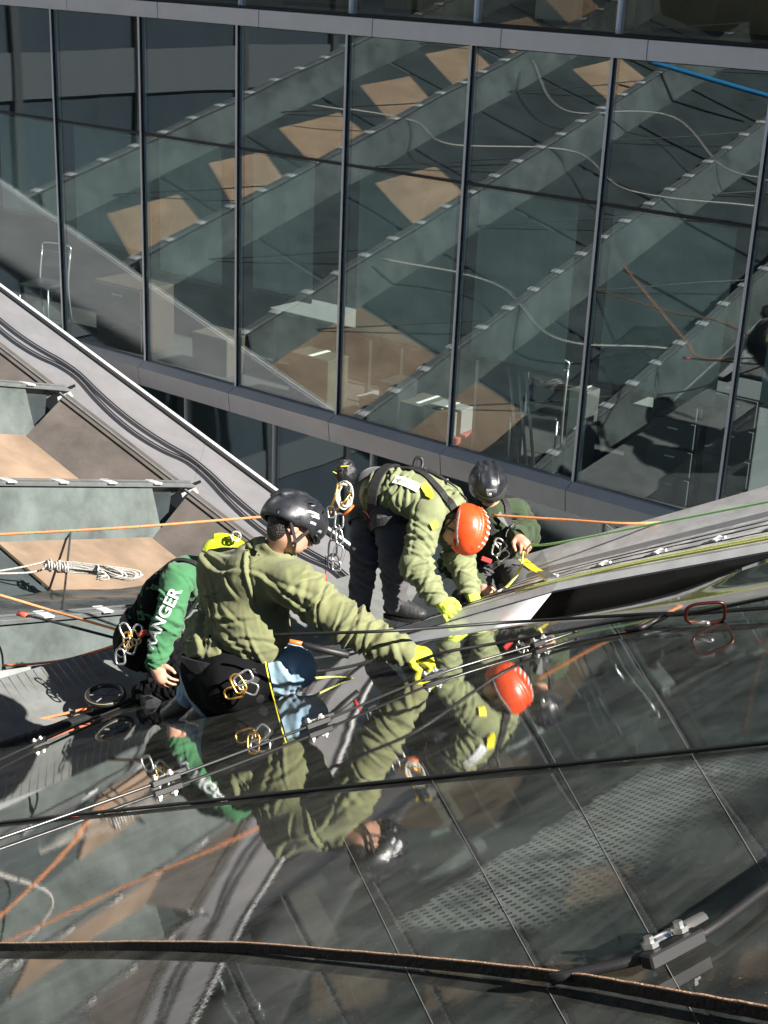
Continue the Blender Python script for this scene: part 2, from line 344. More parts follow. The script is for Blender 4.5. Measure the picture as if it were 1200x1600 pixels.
for n_, (px, py, yy, w, dd, h, m, lb) in enumerate([(560, 640, .5, .3, .25, .2, M_PAPER, 'small white carton behind the pane above the lower band centre'), (590, 655, .35, .22, .3, .45, M_DARK, 'tall black case behind the middle pane'),
        (450, 610, .35, .5, .3, .5, mat('green_crate', (.03, .038, .026), .7), 'olive crate behind the pane right of the sideboard'), (300, 560, .5, .5, .35, .4, M_CARD, 'brown carton behind the third pane from the left'),
        (880, 720, .5, .18, .2, .75, M_STEEL, 'slim steel locker behind the pane beside the metal chair'), (975, 700, .9, .5, .4, .6, M_PAPER, 'pale crate behind the drawer cabinets'),
        (1060, 640, .5, .2, .2, 1.2, M_DARK, 'tall dark stand behind the right hand panes')]):
    box_thing('storage_box', ix(px, py, yy), yy, w, dd, h, m, lb, 'box', lid=n_ % 2 == 0)
for n_, (px, lb) in enumerate([(812, 'left rod leaning behind the pane beside the metal chair'), (826, 'middle rod leaning behind the pane beside the metal chair'), (838, 'right rod leaning behind the pane beside the metal chair')]):
    x = ix(px, 700, .3); o = MB().tube([(x, .3, FZ), (x - .12, .22, FZ + .95)], .014, 8).build('rod', M_STEEL, None, smooth=True); tag(o, lb, 'rod', 'rods leaning behind the glass')
# ------------------------------------------------------------------ dark tower across the street (seen in the panes)
tw = empty('dark_tower', 'dark office tower mirrored in the upper left panes', 'building')
M_TOW = mat('tower_wall', (.05, .065, .08), .3, vary=.3, vscale=.15)
MB().box(-80, -24, -90, 6, 0, 120).build('wall', M_TOW, tw)
for k in range(24):
    MB().box(-23.99, -23.9, -89, 5.5, 2 + k * 5, 2.9 + k * 5).build('floor_band', mat('tower_band', (.10, .11, .12), .5), tw)
for k in range(30):
    MB().box(-23.89, -23.8, -89 + k * 3.2, -88.8 + k * 3.2, 0, 119).build('fin', mat('tower_fin', (.06, .065, .07), .5), tw)
t2 = empty('rear_sky_blocker', 'added dark block behind the camera, shutting out sky light', 'building')  # unseen tower added to cut sky fill on the workers
MB().box(-66, 3, -75, -32, 0, 110).build('wall', mat('brown_wall', (.05, .045, .042), .6, vary=.3, vscale=.2), t2)
for k in range(20): MB().box(-65, 2, -31.98, -31.9, 3 + 5 * k, 5.2 + 5 * k).build('window_band', M_DARK, t2)

# ------------------------------------------------------------------ the membrane roof
roof = empty('membrane_roof', 'film roof of troughs, cap strips and a dark mirror-like membrane on metal edge beams', 'roof')
def LP(a, b, dz=0.): return V(a, b, zleft(a, b) + dz)
M_TAN2 = mat('tan_sheet', (.34, .235, .16), .6, vary=.2, vscale=2)
BARS = [-8.9 + 1.7 * k for k in range(-3, 2)]
BMAX = 13.0
clip_me = None
for k, a in enumerate(BARS):
    p0, p1 = LP(a, .97, .0), LP(a, BMAX, .0)
    o = MB().bar(p0, p1, .075, .035).build('cap_strip', M_CAP, roof, bevel=.005)
    MB().bar(LP(a - .024, .98, .022), LP(a - .024, BMAX, .022), .012, .012).build('bead', M_CAP, o)
    dirv = (p1 - p0) / np.linalg.norm(p1 - p0)
    for q in np.arange(1.45, BMAX - .2, .52):
        c = LP(a, q, .024)
        MB().bar(c - dirv * .045, c + dirv * .045, .13, .016).build('clip', M_CLIP, o, bevel=.003)
    DZ = -.42
    # film wall on the side that faces the camera
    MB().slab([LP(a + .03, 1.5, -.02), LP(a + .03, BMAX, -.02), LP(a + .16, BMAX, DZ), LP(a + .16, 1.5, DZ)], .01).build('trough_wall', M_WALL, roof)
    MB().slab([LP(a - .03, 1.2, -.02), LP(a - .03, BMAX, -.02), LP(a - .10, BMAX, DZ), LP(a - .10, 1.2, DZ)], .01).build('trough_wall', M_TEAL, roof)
    if k < len(BARS) - 1:
        a2 = BARS[k + 1]
        # side towards the beam
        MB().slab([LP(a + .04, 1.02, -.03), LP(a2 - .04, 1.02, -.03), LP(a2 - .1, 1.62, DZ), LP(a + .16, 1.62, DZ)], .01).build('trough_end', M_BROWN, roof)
        MB().bar(LP(a + .05, 1.12, -.02), LP(a2 - .05, 1.12, -.02), .02, .02).build('edge_bead', M_CAP, roof)
        # boards on the trough floor between cross ribs
        qs = [1.62] + list(np.arange(3.3, BMAX, 1.55)) + [BMAX]
        for j in range(len(qs) - 1):
            full = j < 1 and k > 1
            MB().slab([LP(a + .16, qs[j] + .03, DZ), LP(a2 - .1, qs[j] + .03, DZ), LP(a2 - .1, qs[j + 1] - .03, DZ), LP(a + .16, qs[j + 1] - .03, DZ)], .02).build('floor_board', M_TAN if full else M_TEAL, roof)
            if k == 0 or (k == 1 and j in (2, 5)):
                q0, q1 = qs[j], qs[j + 1]; e = .12 * math.sin(j * 2.3 + k)
                MB().slab([LP(a + .34, q0 + .62 + e, DZ + .012), LP(a2 - .16, q0 + .10, DZ + .012), LP(a2 - .16, q1 - .42 - e, DZ + .012), LP(a + .60, q1 - .08, DZ + .012), LP(a + .34, q1 - .30, DZ + .012)][:4], .010).build('tan_sheet', M_TAN2, roof)
            if j % 2:
                MB().tube([LP(a + .12, qs[j] - .8, -.36), LP(a2 - .06, qs[j] + .55, -.06)], .009, 6).build('brace', M_WIRE, roof)
# film bay between the last strip and the valley
aL = BARS[-1]
MB().slab([LP(aL + .17, 1.4, -.41), LP(aL + .17, BMAX, -.41), V(-5.75, BMAX, zfilm(-5.75, BMAX) - Z0 - .12), V(-6.3, 1.4, zfilm(-6.3, 1.4) - Z0 - .05)], .015, (0, 0, 1)).build('valley_film', M_GREY, roof)
# dark tarp lying in the trough before the last strip
g = MB(); nu, nv = 16, 24; vs = []; fs = []
for i in range(nu + 1):
    for j in range(nv + 1):
        a = aL - .08 - .72 * (i / nu); b = 1.9 + 3.6 * j / nv
        z = -.06 - .30 * (i / nu) ** 1.2 + .05 * mnoise.noise(Vector((a * 3, b * 2, 1))) + .02 * mnoise.noise(Vector((a * 9, b * 7, 4)))
        vs.append(LP(a, b, z))
for i in range(nu):
    for j in range(nv):
        q = i * (nv + 1) + j; fs.append((q, q + 1, q + nv + 2, q + nv + 1))
tarp = g.add(vs, fs).build('tarpaulin', M_TARP, None, smooth=True)
tag(tarp, 'dark creased tarpaulin under the coiled white rope at left', 'tarpaulin')
sm = tarp.modifiers.new('s', 'SOLIDIFY'); sm.thickness = .004

# left edge beam (runs along the facade, falling to the valley)
def ztop(a): return -4.495 - .32 * (a + 7.97)
SEG = [-16.4, -14.0, -12.3, -10.6, -8.9, -7.2, -5.6]
for i in range(len(SEG) - 1):
    a0, a1 = SEG[i] + .003, SEG[i + 1] - .003; m = MB()
    prof = lambda a: [V(a, .80, ztop(a)), V(a, 1.02, ztop(a) - .50), V(a, .98, ztop(a) - .75), V(a, .42, ztop(a) - .75), V(a, .755, ztop(a) + .0)]
    A, B = prof(a0), prof(a1)
    m.add(A + B, [(0, 1, 6, 5), (1, 2, 7, 6), (2, 3, 8, 7), (3, 4, 9, 8), (4, 0, 5, 9), (4, 3, 2, 1, 0), (5, 6, 7, 8, 9)])
    o = m.build('edge_beam', M_BEAM, roof)
    MB().bar(V(a0, .812, ztop(a0) - .045), V(a1, .812, ztop(a1) - .045), .012, .035, (0, 0, 1)).build('gasket', M_BLACK, o)
    MB().bar(V(a0, .80, ztop(a0) + .008), V(a1, .80, ztop(a1) + .008), .024, .015, (0, 0, 1)).build('white_trim', M_WHITE, o)
for a in BARS[1:]:
    c0 = V(a - .06, 1.05, ztop(a - .06) - .51); c1 = V(a + .10, .93, ztop(a + .1) - .36)
    MB().bar(c0, c1, .10, .02, (0, -1, .4)).build('bracket', M_CLIP, roof)
    MB().bar(c0 + np.array([-.02, -.02, .05]), c1 + np.array([-.02, -.02, .045]), .02, .02, (0, -1, .4)).build('bracket_slot', M_BLACK, roof)

# right edge beam (rising to the right): stepped sheet-metal top, dark face down to the film
def edge(pts, Y, ext=(0, 0)):
    P = [on_y(x, y, Y) for x, y in pts]
    d = P[-1] - P[-2]; d /= np.linalg.norm(d); P.append(P[-1] + d * ext[1])
    if ext[0]:
        d = P[0] - P[1]; d /= np.linalg.norm(d); P.insert(0, P[0] + d * ext[0])
    return P
FAR = edge([(700, 904), (820, 868), (1200, 760)], -2.25, (.55, 2.5))
FAR2 = edge([(700, 950), (830, 893), (1200, 800)], -2.55, (.4, 2.5))
NEAR = edge([(650, 985), (870, 922), (1200, 862)], -3.30, (.5, 3.0))
FILM = edge([(640, 1012), (800, 988), (1000, 944), (1200, 872)], -3.62, (.6, 3.0))
def resample(P, n):
    P = np.array(P); L = np.r_[0, np.cumsum(np.linalg.norm(np.diff(P, axis=0), axis=1))]; t = np.linspace(0, L[-1], n)
    return np.stack([np.interp(t, L, P[:, k]) for k in range(3)], 1)
def byx(P, xs): P = np.array(P); return np.stack([xs, np.interp(xs, P[:, 0], P[:, 1]), np.interp(xs, P[:, 0], P[:, 2])], 1)
xs = np.linspace(-5.35, 1.5, 30)
def ext_line(P, xs):
    P = np.array(P); out = byx(P, xs)
    s0 = (P[1] - P[0]) / (P[1, 0] - P[0, 0]); s1 = (P[-1] - P[-2]) / (P[-1, 0] - P[-2, 0])
    for i, x in enumerate(xs):
        if x < P[0, 0]: out[i] = P[0] + s0 * (x - P[0, 0])
        if x > P[-1, 0]: out[i] = P[-1] + s1 * (x - P[-1, 0])
    return out
rows = [ext_line(FAR, xs) + np.array([0, .0, -.9]), ext_line(FAR, xs), ext_line(FAR2, xs) , ext_line(FAR2, xs) + np.array([0, -.02, -.03]), ext_line(NEAR, xs) + np.array([0, .05, .035]), ext_line(NEAR, xs)]
def strip(name, A, B, m, parent, th=.0):
    g = MB(); n = len(A)
    g.add(list(A) + list(B), [(i, i + 1, n + i + 1, n + i) for i in range(n - 1)])
    o = g.build(name, m, parent, smooth=name in ('beam_face', 'glare_sheet'))
    if th:
        s = o.modifiers.new('s', 'SOLIDIFY'); s.thickness = th; s.offset = 0
    return o
strip('edge_beam', rows[0], rows[1], M_BEAM, roof, .01)
M_BEAM3 = mat('beam_sheet_pale', (.58, .57, .57), .5, .0, vary=.18, vscale=3, stretch=(1, 4, 4))
strip('beam_sheet', rows[1], rows[2], M_BEAM3, roof, .01)
strip('beam_sheet', rows[2], rows[3], M_BEAM, roof, .01)
M_BEAM2 = mat('beam_sheet_worn', (.60, .59, .59), .45, .0, vary=.32, vscale=3, stretch=(1, 5, 5), rvary=.15, bump=.06, bscale=4)
strip('beam_sheet', rows[3], rows[4], M_BEAM2, roof, .01)
strip('beam_lip', rows[4], rows[5], M_WHITE, roof, .006)
fl = ext_line(FILM, xs); fl[:, 2] = np.maximum(fl[:, 2], [zfilm(x, 3.62) for x in xs]) if False else fl[:, 2]
M_FACE = mat('shadowed_channel', (.006, .006, .006), .95, spec=.1)  # near-black colour carries the shade on the beam face
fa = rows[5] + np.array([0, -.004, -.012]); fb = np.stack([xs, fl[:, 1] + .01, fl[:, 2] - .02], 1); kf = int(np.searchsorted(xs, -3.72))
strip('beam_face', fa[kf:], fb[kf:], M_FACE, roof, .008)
strip('glare_sheet', fa[:kf + 1], fb[:kf + 1], mat('painted_glare_metal', (.80, .82, .85), .3, .3, vary=.1, vscale=3), roof, .008)  # pale colour paints sun glare on this stretch of the face
mid = rows[3] * .45 + rows[4] * .55
for q in (.2, .38, .62, .8):
    ln = rows[3] * (1 - q) + rows[4] * q + np.array([0, 0, .006])
    MB().tube(ln, .005, 5).build('seam', M_DARK, roof)
for i in range(8):
    x = -4.25 + i * .33; c = ext_line([tuple(p) for p in mid], np.array([x]))[0] + np.array([0, 0, .012])
    t = np.array([.86, 0, .5]);
    o = MB().bar(c - t * .05, c + t * .05, .02, .012).build('beam_clip', M_CLIP, roof)
    MB().bar(c + np.array([0, -.04, .004]), c + np.array([0, .04, .004]), .02, .012).build('clip_arm', M_CLIP, o)

# the mirror-like membrane: one grid, level with the slope, dished to its clamped edge
M_FILM = bpy.data.materials.new('mirror_film'); M_FILM.use_nodes = True
t = M_FILM.node_tree; N = t.nodes; L = t.links; p = N['Principled BSDF']
p.inputs['IOR'].default_value = 1.85; p.inputs['Roughness'].default_value = .03
tc = N.new('ShaderNodeTexCoord')
def nz(scale, det, st=(1, 1, 1)):
    mp = N.new('ShaderNodeMapping'); mp.inputs['Scale'].default_value = st; L.new(tc.outputs['Object'], mp.inputs[0])
    n = N.new('ShaderNodeTexNoise'); n.inputs['Scale'].default_value = scale; n.inputs['Detail'].default_value = det; n.inputs['Roughness'].default_value = .65
    L.new(mp.outputs[0], n.inputs[0]); return n
def ramp(src, p0, p1, c0, c1):
    r = N.new('ShaderNodeValToRGB'); r.color_ramp.elements[0].position = p0; r.color_ramp.elements[1].position = p1
    r.color_ramp.elements[0].color = (*c0, 1); r.color_ramp.elements[1].color = (*c1, 1); L.new(src, r.inputs[0]); return r
def mth(op, a, b=None, c=None):
    m = N.new('ShaderNodeMath'); m.operation = op
    for k, v in enumerate((a, b, c)):
        if v is None: continue
        if isinstance(v, (int, float)): m.inputs[k].default_value = v
        else: L.new(v, m.inputs[k])
    return m.outputs[0]
dirt = ramp(nz(2.2, 8, (1, 2.2, 1)).outputs[0], .38, .75, (.016, .017, .016), (.065, .066, .060))
streak = ramp(nz(3.0, 6, (6, .6, 1)).outputs[0], .45, .8, (0, 0, 0), (.06, .06, .054))
sx = N.new('ShaderNodeSeparateXYZ'); L.new(tc.outputs['Object'], sx.inputs[0]); X, Y = sx.outputs[0], sx.outputs[1]
# printed dots: rows of dark lozenges on a pale print, x -1.22..-0.75, y -8.02..-7.0
def between(v, lo, hi, s): return mth('MULTIPLY', mth('SMOOTHSTEP', v, lo, lo + s) if False else ss(v, lo, lo + s), ss(v, hi, hi - s))
def ss(v, e0, e1):
    m = N.new('ShaderNodeMapRange'); m.interpolation_type = 'SMOOTHSTEP'; L.new(v, m.inputs[0])
    m.inputs[1].default_value = e0; m.inputs[2].default_value = e1; m.inputs[3].default_value = 0; m.inputs[4].default_value = 1
    if e0 > e1:
        m.inputs[1].default_value = e1; m.inputs[2].default_value = e0; m.inputs[3].default_value = 1; m.inputs[4].default_value = 0
    return m.outputs[0]
edge_n = mth('MULTIPLY_ADD', nz(9, 3).outputs[0], .10, -.05)
patch = mth('MULTIPLY', mth('MULTIPLY', ss(mth('ADD', X, edge_n), -1.225, -1.205), ss(X, -.84, -1.06)), mth('MULTIPLY', ss(mth('ADD', Y, edge_n), -8.06, -8.0), ss(Y, -7.0, -7.2)))
PX, PY = .0165, .026
row = mth('FLOOR', mth('DIVIDE', X, PX))
fx = mth('SUBTRACT', mth('FRACT', mth('DIVIDE', X, PX)), .5)
fy = mth('SUBTRACT', mth('FRACT', mth('ADD', mth('DIVIDE', Y, PY), mth('MULTIPLY', row, .5))), .5)
dd = mth('ADD', mth('MULTIPLY', mth('ABSOLUTE', fx), 2.2), mth('MULTIPLY', mth('ABSOLUTE', fy), 2.6))
dots = ss(dd, .75, .95)
patchd = mth('MULTIPLY', patch, mth('MULTIPLY_ADD', dots, .85, .15))
patchd = mth('MULTIPLY', patchd, ss(nz(7, 6).outputs[0], .20, .62))
spk = ramp(nz(150, 2).outputs[0], .70, .76, (0, 0, 0), (.16, .16, .15)); smr = ramp(nz(1.3, 9, (1, .5, 1)).outputs[0], .52, .66, (0, 0, 0), (.045, .046, .043))
mix0 = N.new('ShaderNodeMixRGB'); mix0.blend_type = 'ADD'; mix0.inputs[0].default_value = 1; L.new(spk.outputs[0], mix0.inputs[1]); L.new(smr.outputs[0], mix0.inputs[2])
mixd = N.new('ShaderNodeMixRGB'); mixd.blend_type = 'ADD'; mixd.inputs[0].default_value = 1; L.new(dirt.outputs[0], mixd.inputs[1]); L.new(mix0.outputs[0], mixd.inputs[2])
mix1 = N.new('ShaderNodeMixRGB'); mix1.blend_type = 'ADD'; mix1.inputs[0].default_value = 1; L.new(mixd.outputs[0], mix1.inputs[1]); L.new(streak.outputs[0], mix1.inputs[2])
mix2 = N.new('ShaderNodeMixRGB'); L.new(patchd, mix2.inputs[0]); L.new(mix1.outputs[0], mix2.inputs[1]); mix2.inputs[2].default_value = (.24, .26, .245, 1)
L.new(mix2.outputs[0], p.inputs['Base Color'])
rg = ramp(nz(4, 6).outputs[0], .4, .8, (.0, .0, .0), (.028, .028, .028)); L.new(rg.outputs[0], p.inputs['Roughness'])
b1 = N.new('ShaderNodeBump'); b1.inputs['Strength'].default_value = .03; b1.inputs['Distance'].default_value = .02; L.new(nz(1.1, 2).outputs[0], b1.inputs['Height'])
b2 = N.new('ShaderNodeBump'); b2.inputs['Strength'].default_value = .008; b2.inputs['Distance'].default_value = .004; L.new(nz(60, 3).outputs[0], b2.inputs['Height'])
L.new(b1.outputs[0], b2.inputs['Normal']); L.new(b2.outputs[0], p.inputs['Normal'])
avs = np.linspace(-5.75, 3.5, 110); bvs = np.r_[3.62, np.linspace(3.7, 14, 100)]
fe = ext_line(FILM, avs)
vs = []; fs = []
for i, a in enumerate(avs):
    for j, b in enumerate(bvs):
        z = zfilm(a, b); e = max(0, 1 - (b - 3.62) / .5) ** 2
        z = z + (fe[i, 2] - zfilm(a, 3.62)) * e
        z += .006 * mnoise.noise(Vector((a * .7, b * .7, 3)))
        vs.append((a, -b, z))
nb = len(bvs)
for i in range(len(avs) - 1):
    for j in range(nb - 1): q = i * nb + j; fs.append((q, q + nb, q + nb + 1, q + 1))
film = MB().add(vs, fs).build('membrane', M_FILM, roof, smooth=True)
s = film.modifiers.new('s', 'SOLIDIFY'); s.thickness = .003; s.offset = -1
# welded seams
M_SEAM = mat('weld_seam', (.22, .22, .21), .4)
for (u, v) in [((-2.6, 4.65), (-.3, 8.4)), ((-2.3, 5.9), (-.4, 8.5)), ((-2.0, 6.85), (-.6, 8.45)), ((-1.75, 7.5), (-.6, 8.65)), ((-2.9, 4.2), (.9, 8.2))][:4]:
    P = [np.array([u[0] + (v[0] - u[0]) * t, -(u[1] + (v[1] - u[1]) * t), 0]) for t in np.linspace(0, 1, 30)]
    for q in P: q[2] = zfilm(q[0], -q[1]) + .006 * mnoise.noise(Vector((q[0] * .7, -q[1] * .7, 3))) + .0006
    strip('weld_seam', np.array(P) + [-.0006, 0, 0], np.array(P) + [.0006, 0, 0], M_SEAM, roof)
# valley gutter with ribbed tread plate, dark sealant along it
M_TREAD = mat('tread_plate', (.30, .315, .31), .35, .5, vary=.2, vscale=6)
vg = []
for j, b in enumerate(np.linspace(1.2, 13, 60)):
    a0 = -6.25; z = min(zleft(a0, b) - .45, zfilm(-5.75, b) - Z0 - .02)
    vg.append((b, zfilm(-5.75, b) - Z0 - .03))
A = [V(-6.35, b, z + .10) for b, z in vg]; B = [V(-5.70, b, z - .02) for b, z in vg]
strip('valley_gutter', np.array(A), np.array(B), M_TREAD, roof, .01)
for k in range(70):
    b = 3.2 + k * .06; z = zfilm(-5.75, b) - Z0 - .03
    MB().bar(V(-6.33, b, z + .104), V(-5.95, b + .12, z + .036), .012, .01).build('tread_rib', M_TREAD, roof)
nS = 160; bs = np.linspace(3.4, 10, nS); wn = [mnoise.noise(Vector((b * 2.2, 0, 0))) for b in bs]; wm = [mnoise.noise(Vector((b * 9, 5, 0))) for b in bs]
pts = [V(-5.72 + .05 * wn[i] + .015 * wm[i], b, zfilm(-5.72, b) - Z0 - .012) for i, b in enumerate(bs)]
MB().tube(pts, [max(.012, .045 + .03 * wn[i] + .02 * wm[i]) for i in range(nS)], 9).build('sealant', mat('bitumen', (.012, .012, .012), .55, bump=.6, bscale=30), roof, smooth=True)
# working platform at the valley foot
pl = [V(-6.6, 1.1, -4.95), V(-4.7, 1.3, -4.55), on_y(640, 1012, -3.55) + np.array([0, 0, -.02]), V(-5.75, 3.7, zfilm(-5.75, 3.7) - Z0 - .02)]
M_PLAT = mat('valley_sheet', (.13, .135, .14), .4, .3, vary=.3, vscale=4)
MB().slab(pl, .02, (0, 0, 1)).build('valley_sheet', M_PLAT, roof)
# ------------------------------------------------------------------ implicit surfaces for people and gear
class Field:
    def __init__(s, lo, hi, h):
        s.lo = np.array(lo, float); s.h = h; s.n = np.ceil((np.array(hi) - s.lo) / h).astype(int) + 1
        s.a = np.full(s.n, .5, np.float32)
    def _sub(s, lo, hi):
        i0 = np.clip(np.floor((lo - s.lo) / s.h).astype(int), 0, s.n - 1); i1 = np.clip(np.ceil((hi - s.lo) / s.h).astype(int) + 1, 1, s.n)
        g = [s.lo[k] + s.h * np.arange(i0[k], i1[k]) for k in range(3)]
        return tuple(slice(i0[k], i1[k]) for k in range(3)), np.meshgrid(*g, indexing='ij')
    def _mix(s, sl, d, k, cut):
        a = s.a[sl]
        if cut:
            a = -a
        if k > 0:
            h = np.clip(.5 + .5 * (a - d) / k, 0, 1); r = a * (1 - h) + d * h - k * h * (1 - h)
        else: r = np.minimum(a, d)
        s.a[sl] = -r if cut else r
    def cone(s, p, q, r0, r1=None, k=.02, cut=False):
        r1 = r0 if r1 is None else r1; p, q = np.array(p, float), np.array(q, float); m = max(r0, r1) + .06 + k
        sl, (X, Y, Z) = s._sub(np.minimum(p, q) - m, np.maximum(p, q) + m); d = q - p; L = d @ d + 1e-12
        t = np.clip(((X - p[0]) * d[0] + (Y - p[1]) * d[1] + (Z - p[2]) * d[2]) / L, 0, 1)
        D = np.sqrt((X - p[0] - t * d[0]) ** 2 + (Y - p[1] - t * d[1]) ** 2 + (Z - p[2] - t * d[2]) ** 2) - (r0 + (r1 - r0) * t)
        s._mix(sl, D.astype(np.float32), k, cut); return s
    def chain(s, pts, rs, k=.02):
        for i in range(len(pts) - 1): s.cone(pts[i], pts[i + 1], rs[i], rs[i + 1], k)
        return s
    def ell(s, c, ax, r, k=.02, cut=False):
        c = np.array(c, float); r = np.array(r, float); m = r.max() + .05 + k
        sl, (X, Y, Z) = s._sub(c - m, c + m); q = [((X - c[0]) * a[0] + (Y - c[1]) * a[1] + (Z - c[2]) * a[2]) for a in ax]
        k0 = np.sqrt(sum((q[i] / r[i]) ** 2 for i in range(3))); k1 = np.sqrt(sum((q[i] / r[i] ** 2) ** 2 for i in range(3))) + 1e-9
        s._mix(sl, (k0 * (k0 - 1) / k1).astype(np.float32), k, cut); return s
    def half(s, p, nrm, near=None, rad=9):   # cut away everything on the nrm side of p (within rad of near)
        p = np.array(p, float); nrm = np.array(nrm, float) / np.linalg.norm(nrm); c = p if near is None else np.array(near, float)
        sl, (X, Y, Z) = s._sub(c - rad, c + rad); D = (X - p[0]) * nrm[0] + (Y - p[1]) * nrm[1] + (Z - p[2]) * nrm[2]
        if rad < 5:
            D = np.where((X - c[0]) ** 2 + (Y - c[1]) ** 2 + (Z - c[2]) ** 2 < rad * rad, D, -1)
        s.a[sl] = np.maximum(s.a[sl], D); return s
    def sample(s, P):
        q = (np.atleast_2d(P) - s.lo) / s.h; q = np.clip(q, 0, s.n - 1.001); i = q.astype(int); f = q - i; r = 0
        for c in np.ndindex(2, 2, 2):
            w = np.prod([f[:, k] if c[k] else 1 - f[:, k] for k in range(3)], axis=0); r = r + w * s.a[i[:, 0] + c[0], i[:, 1] + c[1], i[:, 2] + c[2]]
        return r
    def grad(s, P):
        e = s.h * 1.5; P = np.atleast_2d(P)
        g = np.stack([s.sample(P + e * v) - s.sample(P - e * v) for v in np.eye(3)], 1); return g / (np.linalg.norm(g, axis=1, keepdims=True) + 1e-9)
    def snap(s, P, off=.004):
        P = np.array(P, float)
        for _ in range(6):
            P = P - s.grad(P) * (s.sample(P) - off)[:, None] * .9
        return P, s.grad(P)
    def mesh(s):
        a = s.a; n0, n1, n2 = a.shape; neg = a < 0
        c = np.zeros((n0 - 1, n1 - 1, n2 - 1), np.int8)
        for o in np.ndindex(2, 2, 2): c += neg[o[0]:n0 - 1 + o[0], o[1]:n1 - 1 + o[1], o[2]:n2 - 1 + o[2]]
        I = np.argwhere((c > 0) & (c < 8)); idx = -np.ones(c.shape, np.int32); idx[tuple(I.T)] = np.arange(len(I))
        P = np.zeros((len(I), 3)); W = np.zeros(len(I))
        cor = [np.array(o) for o in np.ndindex(2, 2, 2)]
        for A in cor:
            for k in range(3):
                if A[k]: continue
                B = A.copy(); B[k] = 1
                va = a[tuple((I + A).T)]; vb = a[tuple((I + B).T)]; m = (va < 0) != (vb < 0)
                t = np.where(m, va / np.where(m, va - vb, 1), 0); p = A + (B - A) * t[:, None]
                P += p * m[:, None]; W += m
        verts = s.lo + s.h * (I + P / W[:, None]); faces = []
        for k in range(3):
            u, v = (k + 1) % 3, (k + 2) % 3
            sh = [slice(1, -1)] * 3; sh[k] = slice(0, -1); sh2 = list(sh); sh2[k] = slice(1, None)
            m = neg[tuple(sh)] != neg[tuple(sh2)]; Q = np.argwhere(m)
            off = np.ones(3, int); off[k] = 0; Q = Q + off
            fl = neg[tuple(Q.T)]
            def cell(du, dv):
                C = Q.copy(); C[:, u] += du; C[:, v] += dv; return idx[tuple(C.T)]
            q = np.stack([cell(-1, -1), cell(0, -1), cell(0, 0), cell(-1, 0)], 1); q[~fl] = q[~fl][:, ::-1]; faces.append(q)
        F = np.concatenate(faces); F = F[(F >= 0).all(1)]
        return verts, F
def vnoise(P, seed=0):
    P = P + seed * 17.31; i = np.floor(P).astype(np.int64); f = P - i; f = f * f * (3 - 2 * f); r = 0
    for c in np.ndindex(2, 2, 2):
        h = ((i[:, 0] + c[0]) * 73856093) ^ ((i[:, 1] + c[1]) * 19349663) ^ ((i[:, 2] + c[2]) * 83492791)
        h = (h * 2654435761) & 0xffffffff; h = ((h >> 13) ^ h) * 1274126177 & 0xffffffff
        r = r + np.prod([f[:, k] if c[k] else 1 - f[:, k] for k in range(3)], axis=0) * (h / 4294967295.)
    return r * 2 - 1
def fmesh(name, F, m, parent, folds=None, relax=1):
    v, q = F.mesh()
    if relax:
        for _ in range(relax):
            s = np.zeros_like(v); w = np.zeros(len(v))
            for k in range(4):
                for d in (1, 3): np.add.at(s, q[:, k], v[q[:, (k + d) % 4]]); np.add.at(w, q[:, k], 1)
            v = v * .5 + .5 * s / np.maximum(w, 1)[:, None]
    if folds:
        g = F.grad(v); v = v + g * folds(v, g)[:, None]
    me = bpy.data.meshes.new(name); me.from_pydata(v.tolist(), [], q.tolist()); me.materials.append(m)
    me.polygons.foreach_set('use_smooth', [True] * len(q)); me.update()
    o = bpy.data.objects.new(name, me); link(o, parent); return o
def cloth_folds(bones, amp=.010, seed=0, dens=1., rad=None):
    # bones: (start, end, radius, folds per metre, bunching towards the end 0..1); each fold is a tilted, curved crest with a hollow beside it
    R_ = random.Random(seed * 7 + 1); FO = []
    for (p, q, r, nf, bu) in bones:
        p, q = np.array(p, float), np.array(q, float); L = np.linalg.norm(q - p); d = (q - p) / L
        a = unit(np.cross(d, (0, 0, 1.) if abs(d[2]) < .9 else (1., 0, 0))); b = np.cross(d, a)
        for _ in range(int(nf * L * dens)):
            x = R_.random(); t0 = L * (1 - (1 - x) ** (1 + bu)) if R_.random() < .6 else L * x
            FO.append((p, d, a, b, L, r, t0, R_.uniform(-math.pi, math.pi), R_.choice((-1, 1)) * R_.uniform(.10, .75), R_.uniform(.05, .15), R_.uniform(.007, .018), R_.uniform(.45, 1.2), R_.uniform(-3, 3)))
    def fn(v, g):
        out = np.zeros(len(v)); last = None
        for (p, d, a, b, L, r, t0, f0, tilt, ln, w, h, cv) in FO:
            if last is not p:
                rel = v - p; t = rel @ d; A = rel @ a; B = rel @ b; rho = np.hypot(A, B); ph = np.arctan2(B, A); last = p
                ok = (t > -.06) & (t < L + .06) & (rho < r * 2.0 + .05); idx = np.nonzero(ok)[0]
                t, ph, rho_ = t[idx], ph[idx], rho[idx]
            s_ = (ph - f0 + math.pi) % (2 * math.pi) - math.pi; s_ = s_ * r
            m = np.abs(s_) < 2.2 * ln; k = idx[m]; u_ = (t[m] - t0) - tilt * s_[m] - cv * s_[m] ** 2; win = np.exp(-(s_[m] / ln) ** 2)
            out[k] += h * win * (np.exp(-(u_ / w) ** 2) - .75 * np.exp(-((u_ - 1.7 * w) / (w * .8)) ** 2))
        out = np.clip(out, -1.6, 1.8)
        return amp * out + amp * .35 * vnoise(v * 11, seed + 5) + .0012 * vnoise(v * 55, seed)
    return fn
def unit(v): v = np.array(v, float); return v / np.linalg.norm(v)
def ortho(f, u):
    f = unit(f); u = np.array(u, float); u = unit(u - f * (u @ f)); return f, u, np.cross(f, u)      # forward, up, right
